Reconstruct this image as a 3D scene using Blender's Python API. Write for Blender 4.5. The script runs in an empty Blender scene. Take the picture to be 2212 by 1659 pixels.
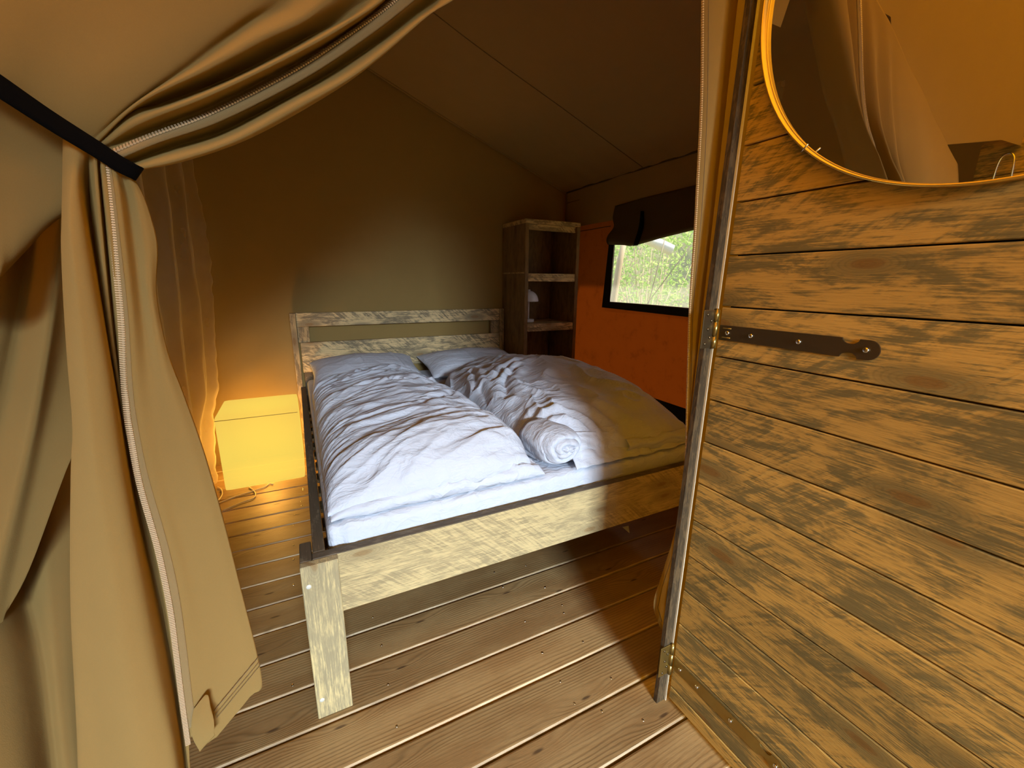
import bpy, bmesh, math, random
import numpy as np
from mathutils import Vector, Matrix, noise
random.seed(7)
S = bpy.context.scene
COL = S.collection
# ------------------------------------------------------------------ camera
F = 911.5; H = 1.2
def _basis(a, b, c):
    f = np.array([math.sin(a)*math.cos(b), math.cos(a)*math.cos(b), -math.sin(b)])
    r = np.array([math.cos(a), -math.sin(a), 0.]); u = np.cross(r, f)
    return np.array([math.cos(c)*r+math.sin(c)*u, -math.sin(c)*r+math.cos(c)*u, f])
MB = _basis(.468186801, .238314234, .00915075)
cd = bpy.data.cameras.new('camera'); cam = bpy.data.objects.new('camera', cd); COL.objects.link(cam)
cd.sensor_width = 36; cd.lens = F/2212*36; cd.clip_start = .02; cd.clip_end = 200
cam.matrix_world = Matrix([[MB[0][i], MB[1][i], -MB[2][i], [0, 0, H][i]] for i in range(3)]+[[0, 0, 0, 1]])
S.camera = cam
def ray(x, y): return (x-1106)/F*MB[0]-(y-829.5)/F*MB[1]+MB[2]
def at(x, y, Y=None, X=None, Z=None):
    d = ray(x, y)
    t = Y/d[1] if Y is not None else (X/d[0] if X is not None else (Z-H)/d[2])
    return np.array([0, 0, H])+t*d
# ------------------------------------------------------------------ light
S.view_settings.view_transform = 'Standard'; S.view_settings.look = 'None'
S.view_settings.gamma = 1; S.view_settings.use_curve_mapping = False
S.view_settings.exposure = 0.0
S.cycles.max_bounces = 8; S.cycles.diffuse_bounces = 5; S.cycles.glossy_bounces = 4
S.cycles.transmission_bounces = 6; S.cycles.transparent_max_bounces = 12
S.cycles.sample_clamp_indirect = 4.0; S.cycles.caustics_reflective = False; S.cycles.caustics_refractive = False
w = bpy.data.worlds.new('sky'); S.world = w; w.use_nodes = True
bg = w.node_tree.nodes['Background']; bg.inputs[0].default_value = (.62, .78, 1., 1); bg.inputs[1].default_value = 1.5
def lamp(name, kind, energy, color, loc, target=None, **k):
    l = bpy.data.lights.new(name, kind); l.energy = energy; l.color = color
    for a, b in k.items(): setattr(l, a, b)
    o = bpy.data.objects.new(name, l); COL.objects.link(o); o.location = loc
    if target is not None:
        o.rotation_euler = (Vector(target)-Vector(loc)).to_track_quat('-Z', 'Y').to_euler()
    return o
lamp('sun', 'SUN', 10., (1., .93, .8), (8, -3, 14), (0, 0, 0), angle=.035)
# daylight falling in low under the entrance awning
lamp('tent_entrance_daylight', 'AREA', 33, (.69, .84, 1.), (.12, -4.0, 2.02), (.20, -3.0, 2.02-.43), shape='RECTANGLE', size=1.05, size_y=.6, spread=math.radians(42))
# ------------------------------------------------------------------ materials
def newmat(n):
    m = bpy.data.materials.new(n); m.use_nodes = True; t = m.node_tree; t.nodes.clear()
    return m, t
def N(t, typ, ins=None, **k):
    n = t.nodes.new(typ)
    for a, b in k.items(): setattr(n, a, b)
    for a, b in (ins or {}).items():
        if isinstance(b, bpy.types.NodeSocket): t.links.new(b, n.inputs[a])
        else: n.inputs[a].default_value = b
    return n
def M_(t, op, a, b=None, clamp=False):
    n = N(t, 'ShaderNodeMath', operation=op, use_clamp=clamp)
    for i, v in enumerate((a, b)):
        if v is None: continue
        if isinstance(v, bpy.types.NodeSocket): t.links.new(v, n.inputs[i])
        else: n.inputs[i].default_value = v
    return n.outputs[0]
def mix(t, f, a, b, bt='MIX'):
    n = N(t, 'ShaderNodeMix', data_type='RGBA', blend_type=bt)
    for k, v in ((0, f), (6, a), (7, b)):
        if isinstance(v, bpy.types.NodeSocket): t.links.new(v, n.inputs[k])
        else: n.inputs[k].default_value = (*v, 1) if isinstance(v, tuple) else v
    return n.outputs[2]
def ramp(t, f, lo, hi):
    return N(t, 'ShaderNodeMapRange', {0: f, 1: lo, 2: hi}, interpolation_type='SMOOTHSTEP').outputs[0]
def principled(t, color, rough=.6, metal=0., bump=None, bd=.002, bs=.5, **k):
    b = N(t, 'ShaderNodeBsdfPrincipled')
    for nme, v in (('Base Color', color), ('Roughness', rough), ('Metallic', metal)):
        if isinstance(v, bpy.types.NodeSocket): t.links.new(v, b.inputs[nme])
        else: b.inputs[nme].default_value = (*v, 1) if isinstance(v, tuple) else v
    for a, v in k.items(): b.inputs[a].default_value = v
    if bump is not None:
        bn = N(t, 'ShaderNodeBump', {'Height': bump, 'Distance': bd, 'Strength': bs})
        t.links.new(bn.outputs[0], b.inputs['Normal'])
    return b
def out(t, s): N(t, 'ShaderNodeOutputMaterial', {0: s})
def coords(t, axis, rnd=True, kind='Object'):
    """plank coordinates: component 0 runs along the grain"""
    tc = N(t, 'ShaderNodeTexCoord').outputs[kind]
    sp = N(t, 'ShaderNodeSeparateXYZ', {0: tc})
    o = {'X': (0, 1, 2), 'Y': (1, 0, 2), 'Z': (2, 0, 1)}[axis]
    l = sp.outputs[o[0]]; a = sp.outputs[o[1]]; b = sp.outputs[o[2]]
    r = N(t, 'ShaderNodeObjectInfo').outputs['Random']
    l2 = M_(t, 'ADD', l, M_(t, 'MULTIPLY', r, 37.)); a2 = M_(t, 'ADD', a, M_(t, 'MULTIPLY', r, 11.3))
    return l2, a2, b, r
def vec(t, l, a, b, sl, sa, sb=None):
    return N(t, 'ShaderNodeCombineXYZ', {0: M_(t, 'MULTIPLY', l, sl), 1: M_(t, 'MULTIPLY', a, sa), 2: M_(t, 'MULTIPLY', b, sb or sa)}).outputs[0]
def wood(name, axis, light, dark, patch=.5, saw=.5, knots=True, tint=.12, rough=.72, soft=.10, bumps=.6, sawang=.6, ps=1., fw=.42, ss=1.):
    """weathered sawn board: bare light wood under worn grey stain, saw marks, grain, knots"""
    m, t = newmat(name); l, a, b, r = coords(t, axis)
    warp = N(t, 'ShaderNodeTexNoise', {'Vector': vec(t, l, a, b, 3, 9), 'Scale': 1., 'Detail': 2.}).outputs[0]
    big = N(t, 'ShaderNodeTexNoise', {'Vector': vec(t, l, a, b, 5.5*ps, 19*ps), 'Scale': 1., 'Detail': 5., 'Roughness': .62, 'Distortion': 1.1}).outputs[0]
    fine = N(t, 'ShaderNodeTexNoise', {'Vector': vec(t, l, a, b, 14, 330), 'Scale': 1., 'Detail': 4., 'Roughness': .7}).outputs[0]
    mid = N(t, 'ShaderNodeTexNoise', {'Vector': vec(t, l, a, b, 22, 95), 'Scale': 1., 'Detail': 4., 'Roughness': .7, 'Distortion': .6}).outputs[0]
    # saw marks run diagonally across the board
    sv = N(t, 'ShaderNodeCombineXYZ', {0: M_(t, 'ADD', M_(t, 'MULTIPLY', l, 95.*sawang*ss), M_(t, 'MULTIPLY', M_(t, 'ADD', a, b), 60.*ss)),
                                       1: M_(t, 'MULTIPLY', a, 14.), 2: M_(t, 'MULTIPLY', b, 14.)}).outputs[0]
    sawn = N(t, 'ShaderNodeTexNoise', {'Vector': sv, 'Scale': 1., 'Detail': 3., 'Roughness': .6, 'Distortion': .5}).outputs[0]
    sawmask = ramp(t, N(t, 'ShaderNodeTexNoise', {'Vector': vec(t, l, a, b, 3.2, 8), 'Scale': 1., 'Detail': 1.}).outputs[0], .40, .6)
    v = M_(t, 'ADD', M_(t, 'MULTIPLY', big, .95), M_(t, 'MULTIPLY', mid, .38+fw*.3))
    v = M_(t, 'ADD', v, M_(t, 'MULTIPLY', M_(t, 'SUBTRACT', fine, .5), fw))
    v = M_(t, 'ADD', v, M_(t, 'MULTIPLY', M_(t, 'MULTIPLY', M_(t, 'SUBTRACT', sawn, .5), sawmask), 1.35*saw))
    c0 = .68+fw*.15+(.5-patch)*.45
    f = ramp(t, v, c0-soft, c0+soft)
    kn = None
    if knots:
        vk = N(t, 'ShaderNodeTexVoronoi', {'Vector': N(t, 'ShaderNodeCombineXYZ', {0: M_(t, 'MULTIPLY', l, 2.7), 1: M_(t, 'MULTIPLY', M_(t, 'ADD', a, b), 8.)}).outputs[0], 'Scale': 1., 'Randomness': 1.}, voronoi_dimensions='2D')
        d = M_(t, 'ADD', vk.outputs['Distance'], M_(t, 'MULTIPLY', M_(t, 'SUBTRACT', warp, .5), .12))
        sel = M_(t, 'GREATER_THAN', N(t, 'ShaderNodeSeparateColor', {0: vk.outputs['Color']}).outputs[0], .55)
        halo = M_(t, 'MULTIPLY', M_(t, 'SUBTRACT', 1., ramp(t, d, .12, .33)), sel)
        core = M_(t, 'MULTIPLY', M_(t, 'SUBTRACT', 1., ramp(t, d, .045, .10)), sel)
        rings = M_(t, 'MULTIPLY', M_(t, 'SINE', M_(t, 'MULTIPLY', d, 210.)), M_(t, 'MULTIPLY', halo, .5))
        f = M_(t, 'MAXIMUM', f, M_(t, 'MULTIPLY', halo, .8)); kn = core
    c = mix(t, f, light, dark)
    c = mix(t, M_(t, 'MULTIPLY', ramp(t, fine, .35, .75), .28), c, tuple(x*.45 for x in dark))
    if knots:
        c = mix(t, M_(t, 'MULTIPLY', M_(t, 'ADD', rings, 0., True), .5), c, tuple(x*.6 for x in dark))
        c = mix(t, M_(t, 'MULTIPLY', kn, .55), c, (light[0]*.35, light[1]*.24, light[2]*.16))
    hs = N(t, 'ShaderNodeHueSaturation', {'Color': c, 'Value': M_(t, 'ADD', 1-tint, M_(t, 'MULTIPLY', r, 2*tint)), 'Saturation': 1.})
    h = M_(t, 'ADD', M_(t, 'MULTIPLY', fine, .5), M_(t, 'MULTIPLY', M_(t, 'MULTIPLY', sawn, sawmask), .8*saw+.2))
    h = M_(t, 'ADD', h, M_(t, 'MULTIPLY', mid, .4))
    b_ = principled(t, hs.outputs[0], rough, bump=h, bd=.0025, bs=bumps, **{'Specular IOR Level': .22})
    out(t, b_.outputs[0]); return m
def deckwood(name, axis, c1, c2):
    m, t = newmat(name); l, a, b, r = coords(t, axis)
    warp = N(t, 'ShaderNodeTexNoise', {'Vector': vec(t, l, a, b, 1.6, 9), 'Scale': 1., 'Detail': 3., 'Distortion': .4}).outputs[0]
    vk = N(t, 'ShaderNodeTexVoronoi', {'Vector': vec(t, l, a, b, 2.3, 9.5, .01), 'Scale': 1., 'Randomness': 1.}, voronoi_dimensions='2D')
    sel = M_(t, 'GREATER_THAN', N(t, 'ShaderNodeSeparateColor', {0: vk.outputs['Color']}).outputs[0], .45)
    pull = M_(t, 'MULTIPLY', M_(t, 'SUBTRACT', 1., ramp(t, vk.outputs['Distance'], .0, .38)), sel)
    ph = M_(t, 'ADD', M_(t, 'MULTIPLY', a, 620.), M_(t, 'ADD', M_(t, 'MULTIPLY', warp, 26.), M_(t, 'MULTIPLY', pull, 16.)))
    grain = M_(t, 'ADD', M_(t, 'MULTIPLY', M_(t, 'SINE', ph), .5), .5)
    grain = M_(t, 'MULTIPLY', M_(t, 'POWER', grain, 2.2), ramp(t, warp, .25, .6))
    blot = N(t, 'ShaderNodeTexNoise', {'Vector': vec(t, l, a, b, 4, 11), 'Scale': 1., 'Detail': 5., 'Roughness': .6}).outputs[0]
    fine = N(t, 'ShaderNodeTexNoise', {'Vector': vec(t, l, a, b, 40, 400), 'Scale': 1., 'Detail': 3.}).outputs[0]
    core = M_(t, 'MULTIPLY', M_(t, 'SUBTRACT', 1., ramp(t, vk.outputs['Distance'], .018, .055)), sel)
    c = mix(t, ramp(t, blot, .35, .65), c1, c2)
    c = mix(t, M_(t, 'MULTIPLY', grain, .5), c, tuple(x*.45 for x in c2))
    c = mix(t, M_(t, 'MULTIPLY', ramp(t, fine, .4, .8), .25), c, tuple(x*.4 for x in c1))
    c = mix(t, M_(t, 'MULTIPLY', core, .8), c, (.045, .02, .01))
    hs = N(t, 'ShaderNodeHueSaturation', {'Color': c, 'Value': M_(t, 'ADD', .8, M_(t, 'MULTIPLY', r, .4)), 'Saturation': 1.})
    b_ = principled(t, hs.outputs[0], .5, bump=M_(t, 'ADD', grain, fine), bd=.0008, bs=.4)
    out(t, b_.outputs[0]); return m
def canvas(name, col, transl=.25, tcol=None, rough=.9, noise_amt=.12, bd=.0006, stains=0.):
    m, t = newmat(name); tc = N(t, 'ShaderNodeTexCoord').outputs['Object']
    n1 = N(t, 'ShaderNodeTexNoise', {'Vector': tc, 'Scale': 650., 'Detail': 2.}).outputs[0]
    n2 = N(t, 'ShaderNodeTexNoise', {'Vector': tc, 'Scale': 9., 'Detail': 5., 'Roughness': .65}).outputs[0]
    n3 = N(t, 'ShaderNodeTexNoise', {'Vector': tc, 'Scale': 60., 'Detail': 3.}).outputs[0]
    c = mix(t, M_(t, 'MULTIPLY', M_(t, 'ADD', n1, n2), noise_amt*1.3), col, tuple(x*.35 for x in col))
    tcl = tcol or col; ct = mix(t, 0., tcl, tcl)
    if stains:
        st = M_(t, 'MULTIPLY', ramp(t, M_(t, 'ADD', n2, M_(t, 'MULTIPLY', n3, .3)), .68, .86), stains)
        c = mix(t, st, c, tuple(x*.3 for x in col)); ct = mix(t, st, tcl, tuple(x*.3 for x in tcl))
        ct = mix(t, M_(t, 'MULTIPLY', n2, .5), ct, tuple(x*.55 for x in tcl))
    bn = N(t, 'ShaderNodeBump', {'Height': M_(t, 'ADD', n1, n3), 'Distance': bd, 'Strength': .5}).outputs[0]
    d = N(t, 'ShaderNodeBsdfDiffuse', {'Color': c, 'Normal': bn, 'Roughness': .8})
    tr = N(t, 'ShaderNodeBsdfTranslucent', {'Color': ct})
    mx = N(t, 'ShaderNodeMixShader', {0: transl, 1: d.outputs[0], 2: tr.outputs[0]})
    out(t, mx.outputs[0]); return m
def plain(name, col, rough=.6, metal=0., **k):
    m, t = newmat(name); tc = N(t, 'ShaderNodeTexCoord').outputs['Object']
    n = N(t, 'ShaderNodeTexNoise', {'Vector': tc, 'Scale': 120., 'Detail': 3.}).outputs[0]
    c = mix(t, M_(t, 'MULTIPLY', n, .25), col, tuple(x*.6 for x in col))
    out(t, principled(t, c, rough, metal, **k).outputs[0]); return m

LT = (.60, .37, .155); DK = (.155, .115, .055)
M_doorw = wood('worn_stained_plank', 'Y', (.62, .365, .085), (.22, .16, .055), patch=.50, saw=.45, soft=.13, fw=.6)
M_postw = wood('grey_stained_post', 'Z', (.125, .076, .032), (.065, .042, .02), patch=.6, saw=.4, knots=False, rough=.9, ps=3., fw=.7)
M_railw = wood('worn_board_along_x', 'X', (.72, .55, .26), (.42, .325, .165), patch=.5, saw=1.0, soft=.26, ps=1.3, fw=1.0, bumps=1., ss=1.9)
M_sidew = wood('grey_board_along_y', 'Y', (.24, .18, .11), (.12, .09, .055), patch=.8, saw=.3, knots=False)
M_legw = wood('worn_board_upright', 'Z', (.72, .56, .26), (.38, .31, .17), patch=.64, saw=.05, soft=.2, fw=.9, ps=.8)
M_headw = wood('patchy_headboard_board', 'X', (.72, .53, .26), (.24, .19, .11), patch=.5, saw=.9, soft=.15, fw=.6)
M_edgex = wood('grey_board_edge', 'X', (.22, .17, .11), (.13, .10, .065), patch=.7, saw=.5, knots=False)
M_headz = wood('patchy_headboard_upright', 'Z', (.46, .33, .16), (.20, .15, .085), patch=.5, saw=.4)
M_shelfz = wood('brown_shelf_side', 'Z', (.25, .155, .065), (.14, .09, .04), patch=.45, saw=.1, soft=.2)
M_shelfx = wood('worn_shelf_edge', 'X', (.66, .47, .22), (.28, .20, .10), patch=.5, saw=.7)
M_deck = deckwood('reddish_deck_board', 'X', (.37, .235, .095), (.29, .165, .06))
M_can = canvas('tan_canvas', (.41, .262, .088), .22, (.66, .33, .05))
M_wall = canvas('olive_tan_canvas', (.40, .27, .095), .0)
M_roof = canvas('dark_roof_canvas', (.35, .24, .115), .0)
M_orange = canvas('sunlit_orange_canvas', (.26, .10, .03), .34, (.165, .027, .0016), stains=.3)
M_amber = canvas('amber_living_canvas', (.5, .33, .12), .85, (.92, .60, .07))
M_black = plain('black_webbing', (.0025, .0022, .0025), .95, **{'Specular IOR Level': .05})
M_skirt = plain('black_groundsheet', (.004, .004, .004), .8)
M_flap = canvas('dark_window_flap', (.10, .072, .04), .0)
def cotton_():
    m, t = newmat('white_cotton'); tc = N(t, 'ShaderNodeTexCoord').outputs['Object']
    mp = N(t, 'ShaderNodeMapping', {0: tc, 'Scale': (1., 2.2, 1.2), 'Rotation': (0, 0, .35)}).outputs[0]
    a = N(t, 'ShaderNodeTexNoise', {'Vector': mp, 'Scale': 7., 'Detail': 4., 'Roughness': .5, 'Distortion': .9}).outputs[0]
    b = N(t, 'ShaderNodeTexNoise', {'Vector': mp, 'Scale': 21., 'Detail': 3., 'Distortion': 1.2}).outputs[0]
    f = lambda v: M_(t, 'POWER', M_(t, 'SUBTRACT', 1., M_(t, 'ABSOLUTE', M_(t, 'MULTIPLY', M_(t, 'SUBTRACT', v, .5), 5.)), True), 2.)
    h = M_(t, 'ADD', f(a), M_(t, 'MULTIPLY', f(b), .35))
    bn = N(t, 'ShaderNodeBump', {'Height': h, 'Distance': .006, 'Strength': .42}).outputs[0]
    d = N(t, 'ShaderNodeBsdfDiffuse', {'Color': (.69, .72, .79, 1), 'Normal': bn}); tr = N(t, 'ShaderNodeBsdfTranslucent', {'Color': (.8, .8, .85, 1)})
    out(t, N(t, 'ShaderNodeMixShader', {0: .1, 1: d.outputs[0], 2: tr.outputs[0]}).outputs[0]); return m
M_white = cotton_()
M_tape = canvas('zip_tape', (.36, .245, .11), .1, (.5, .35, .12), bd=.0012)
M_zip = plain('zip_teeth', (.62, .44, .25), .5)
M_thread = plain('stitch_thread', (.20, .13, .06), .8)
M_brass = plain('zinc_yellow_steel', (.42, .30, .09), .33, .9)
M_dbrass = plain('dark_zinc_steel', (.16, .115, .06), .38, .85)
M_gold = plain('brass_rim', (.83, .55, .12), .30, .85)
M_steel = plain('bright_steel', (.75, .72, .68), .22, 1.)
M_lampw = plain('white_lacquer', (.82, .82, .80), .35)
M_cable = plain('cream_cable', (.70, .58, .36), .5)
def glass_():
    m, t = newmat('mirror_glass'); g = N(t, 'ShaderNodeBsdfGlossy', {'Color': (.93, .93, .90, 1), 'Roughness': .012}); out(t, g.outputs[0]); return m
M_mirror = glass_()
def sheer_():
    m, t = newmat('sheer_liner'); tc = N(t, 'ShaderNodeTexCoord').outputs['Object']
    n = N(t, 'ShaderNodeTexNoise', {'Vector': tc, 'Scale': 5., 'Detail': 4.}).outputs[0]
    lw = N(t, 'ShaderNodeLayerWeight', {0: .35}).outputs['Facing']
    f = M_(t, 'ADD', M_(t, 'ADD', .22, M_(t, 'MULTIPLY', n, .2)), M_(t, 'MULTIPLY', M_(t, 'POWER', lw, 3.), .5), True)
    d = N(t, 'ShaderNodeBsdfDiffuse', {'Color': (.88, .76, .60, 1)}); tr = N(t, 'ShaderNodeBsdfTranslucent', {'Color': (.88, .74, .52, 1)})
    a = N(t, 'ShaderNodeMixShader', {0: .5, 1: d.outputs[0], 2: tr.outputs[0]})
    x = N(t, 'ShaderNodeMixShader', {0: f, 1: N(t, 'ShaderNodeBsdfTransparent').outputs[0], 2: a.outputs[0]})
    out(t, x.outputs[0]); return m
M_sheer = sheer_()
def pvc_():
    m, t = newmat('clear_window_film')
    a = N(t, 'ShaderNodeMixShader', {0: .5, 1: N(t, 'ShaderNodeBsdfDiffuse', {'Color': (.8, .8, .75, 1)}).outputs[0], 2: N(t, 'ShaderNodeBsdfTranslucent', {'Color': (.85, .85, .75, 1)}).outputs[0]})
    x = N(t, 'ShaderNodeMixShader', {0: .34, 1: N(t, 'ShaderNodeBsdfTransparent').outputs[0], 2: a.outputs[0]})
    out(t, x.outputs[0]); return m
M_film = pvc_()
def cube_():
    """thin diffusing plastic: glows itself and lets part of the bulb's light through"""
    m, t = newmat('glowing_plastic'); g = N(t, 'ShaderNodeNewGeometry').outputs['Position']
    dist = N(t, 'ShaderNodeVectorMath', {0: g, 1: (-.26, 2.93, .2)}, operation='DISTANCE').outputs['Value']
    k = ramp(t, dist, .20, .40)
    e = N(t, 'ShaderNodeEmission', {'Color': mix(t, k, (.99, .78, .13), (.93, .66, .12)), 'Strength': 1.})
    x = N(t, 'ShaderNodeMixShader', {0: .32, 1: e.outputs[0], 2: N(t, 'ShaderNodeBsdfTransparent', {'Color': (1., .80, .42, 1)}).outputs[0]})
    out(t, x.outputs[0]); return m
M_cube = cube_()
def leaf_():
    m, t = newmat('leaf_green'); r = N(t, 'ShaderNodeNewGeometry').outputs['Random Per Island']
    c = mix(t, r, (.30, .52, .10), (.66, .78, .30))
    d = N(t, 'ShaderNodeBsdfDiffuse', {'Color': c}); tr = N(t, 'ShaderNodeBsdfTranslucent', {'Color': c})
    out(t, N(t, 'ShaderNodeMixShader', {0: .55, 1: d.outputs[0], 2: tr.outputs[0]}).outputs[0]); return m
M_leaf = leaf_()
def grass_():
    m, t = newmat('dry_grass'); tc = N(t, 'ShaderNodeTexCoord').outputs['Object']
    n = N(t, 'ShaderNodeTexNoise', {'Vector': tc, 'Scale': 7., 'Detail': 8., 'Roughness': .7}).outputs[0]
    out(t, principled(t, mix(t, ramp(t, n, .3, .7), (.20, .23, .08), (.50, .42, .24)), .9).outputs[0]); return m
M_grass = grass_()
M_bark = plain('pale_pole_wood', (.62, .46, .28), .7)
M_rope = plain('pale_rope', (.45, .38, .25), .8)
# ------------------------------------------------------------------ builders
def link(o, parent=None, **k):
    COL.objects.link(o)
    if parent is not None: o.parent = parent
    for a, b in k.items(): o[a] = b
    return o
def origin(parent):
    v = Vector((0, 0, 0))
    while parent is not None: v = v+parent.location; parent = parent.parent
    return v
def mobj(name, verts, faces, mat, parent=None, smooth=False, loc=None, **k):
    """mesh from world coordinates; its origin goes to the parent's (or to loc)"""
    me = bpy.data.meshes.new(name)
    base = origin(parent)+(Vector(loc) if loc is not None else Vector((0, 0, 0)))
    if loc is not None and parent is None: base = Vector(loc)
    vs = np.asarray(verts, float)-np.array(base)
    me.from_pydata(vs.tolist(), [], faces); me.materials.append(mat)
    if smooth: me.polygons.foreach_set('use_smooth', [True]*len(me.polygons))
    me.update()
    o = bpy.data.objects.new(name, me)
    if loc is not None: o.location = loc
    return link(o, parent, **k)
def empty(name, loc, parent=None, **k):
    o = bpy.data.objects.new(name, None); o.empty_display_size = .05; o.location = loc
    return link(o, parent, **k)
class MBld:
    def __init__(s): s.v = []; s.f = []
    def add(s, v, f):
        n = len(s.v); s.v += [tuple(p) for p in v]; s.f += [tuple(i+n for i in q) for q in f]; return s
    def box(s, lo, hi, c=.0015, mtx=None):
        lo = np.array(lo, float); hi = np.array(hi, float); c = min(c, *(abs(hi-lo)*.45))
        V = []; idx = {}
        for ax in range(3):
            for sx in (0, 1):
                for sy in (0, 1):
                    for sz in (0, 1):
                        sg = (sx, sy, sz)
                        p = [(lo, hi)[sg[i]][i]+(0 if i == ax else (c if sg[i] == 0 else -c)) for i in range(3)]
                        idx[(ax, sg)] = len(V); V.append(p)
        Fs = []
        def q(*k): Fs.append(tuple(idx[x] for x in k))
        for ax in range(3):
            o = [i for i in range(3) if i != ax]
            for sd in (0, 1):
                def sg(a, b):
                    z = [0, 0, 0]; z[ax] = sd; z[o[0]] = a; z[o[1]] = b; return tuple(z)
                q((ax, sg(0, 0)), (ax, sg(1, 0)), (ax, sg(1, 1)), (ax, sg(0, 1)))
        for ax in range(3):      # edge chamfers: edges running along ax
            o = [i for i in range(3) if i != ax]
            for a in (0, 1):
                for b in (0, 1):
                    def sg(e):
                        z = [0, 0, 0]; z[ax] = e; z[o[0]] = a; z[o[1]] = b; return tuple(z)
                    q((o[0], sg(0)), (o[0], sg(1)), (o[1], sg(1)), (o[1], sg(0)))
        for a in (0, 1):
            for b in (0, 1):
                for d in (0, 1): q((0, (a, b, d)), (1, (a, b, d)), (2, (a, b, d)))
        if mtx is not None: V = [tuple(mtx @ Vector(p)) for p in V]
        return s.add(V, Fs)
    def tube(s, pts, r, n=8, caps=True):
        pts = [np.array(p, float) for p in pts]; V = []; Fs = []; up = None
        for i, p in enumerate(pts):
            d = pts[min(i+1, len(pts)-1)]-pts[max(i-1, 0)]; d = d/(np.linalg.norm(d)+1e-9)
            if up is None: up = np.array([0, 0, 1.]) if abs(d[2]) < .9 else np.array([1., 0, 0])
            a = np.cross(d, up); a /= np.linalg.norm(a)+1e-9; b = np.cross(a, d); up = b
            rr = r[i] if hasattr(r, '__len__') else r
            for k in range(n):
                t = 2*math.pi*k/n; V.append(p+rr*(math.cos(t)*a+math.sin(t)*b))
        for i in range(len(pts)-1):
            for k in range(n): Fs.append((i*n+k, i*n+(k+1) % n, (i+1)*n+(k+1) % n, (i+1)*n+k))
        if caps: Fs += [tuple(range(n))[::-1], tuple((len(pts)-1)*n+k for k in range(n))]
        return s.add(V, Fs)
    def lathe(s, prof, c, n=32, axis='Z'):
        V = []; Fs = []
        for (r, h) in prof:
            for k in range(n):
                t = 2*math.pi*k/n; x, y = r*math.cos(t), r*math.sin(t)
                V.append((c[0]+x, c[1]+y, c[2]+h) if axis == 'Z' else ((c[0]+h, c[1]+x, c[2]+y) if axis == 'X' else (c[0]+x, c[1]+h, c[2]+y)))
        for i in range(len(prof)-1):
            for k in range(n): Fs.append((i*n+k, i*n+(k+1) % n, (i+1)*n+(k+1) % n, (i+1)*n+k))
        if prof[0][0] > 1e-6: Fs.append(tuple(range(n)))
        if prof[-1][0] > 1e-6: Fs.append(tuple((len(prof)-1)*n+k for k in range(n)))
        return s.add(V, Fs)
    def obj(s, name, mat, parent=None, smooth=False, **k):
        o = mobj(name, s.v, s.f, mat, parent, smooth, **k)
        bm = bmesh.new(); bm.from_mesh(o.data); bmesh.ops.recalc_face_normals(bm, faces=bm.faces); bm.to_mesh(o.data); bm.free()
        return o
def board(name, lo, hi, mat, parent, c=.002, **k): return MBld().box(lo, hi, c).obj(name, mat, parent, **k)
def cr(p0, p1, p2, p3, t):
    return .5*((2*p1)+(-p0+p2)*t+(2*p0-5*p1+4*p2-p3)*t*t+(-p0+3*p1-3*p2+p3)*t**3)
def spline(P, n):
    """resample a polyline (k,3) smoothly to n points, even in arc length"""
    P = np.array(P, float); Q = np.vstack([2*P[0]-P[1], P, 2*P[-1]-P[-2]]); o = []
    for i in range(len(P)-1):
        for t in np.linspace(0, 1, 12, endpoint=False): o.append(cr(Q[i], Q[i+1], Q[i+2], Q[i+3], t))
    o.append(P[-1]); o = np.array(o); d = np.r_[0, np.cumsum(np.linalg.norm(np.diff(o, axis=0), axis=1))]
    s = np.linspace(0, d[-1], n); return np.array([np.interp(s, d, o[:, k]) for k in range(3)]).T
def grid_faces(a, b): return [(i*b+j, i*b+j+1, (i+1)*b+j+1, (i+1)*b+j) for i in range(a-1) for j in range(b-1)]
def loft(curves, n=90, sub=7, wob=.0, seed=0.):
    """sheet through ordered 3D curves, smooth across and along"""
    C = np.array([spline(c, n) for c in curves]); Q = np.concatenate([2*C[:1]-C[1:2], C, 2*C[-1:]-C[-2:-1]]); R = []
    for i in range(len(C)-1):
        for t in np.linspace(0, 1, sub, endpoint=False): R.append(cr(Q[i], Q[i+1], Q[i+2], Q[i+3], t))
    R.append(C[-1]); R = np.array(R)
    if wob:
        for i in range(R.shape[0]):
            for j in range(n):
                p = R[i, j]; R[i, j, 1] += wob*noise.noise(Vector((p[0]*7+seed, p[1]*3, p[2]*5)))
    return R
def sheet(name, R, mat, parent=None, thick=.0016, **k):
    a, b = R.shape[:2]
    o = mobj(name, R.reshape(-1, 3), grid_faces(a, b), mat, parent, True, **k)
    if thick:
        s = o.modifiers.new('s', 'SOLIDIFY'); s.thickness = thick; s.offset = 0
    return o
def px(pts, k=1.): return [at(x, y, Y=.755+(Y-.755)*k) for x, y, Y in pts]
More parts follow.
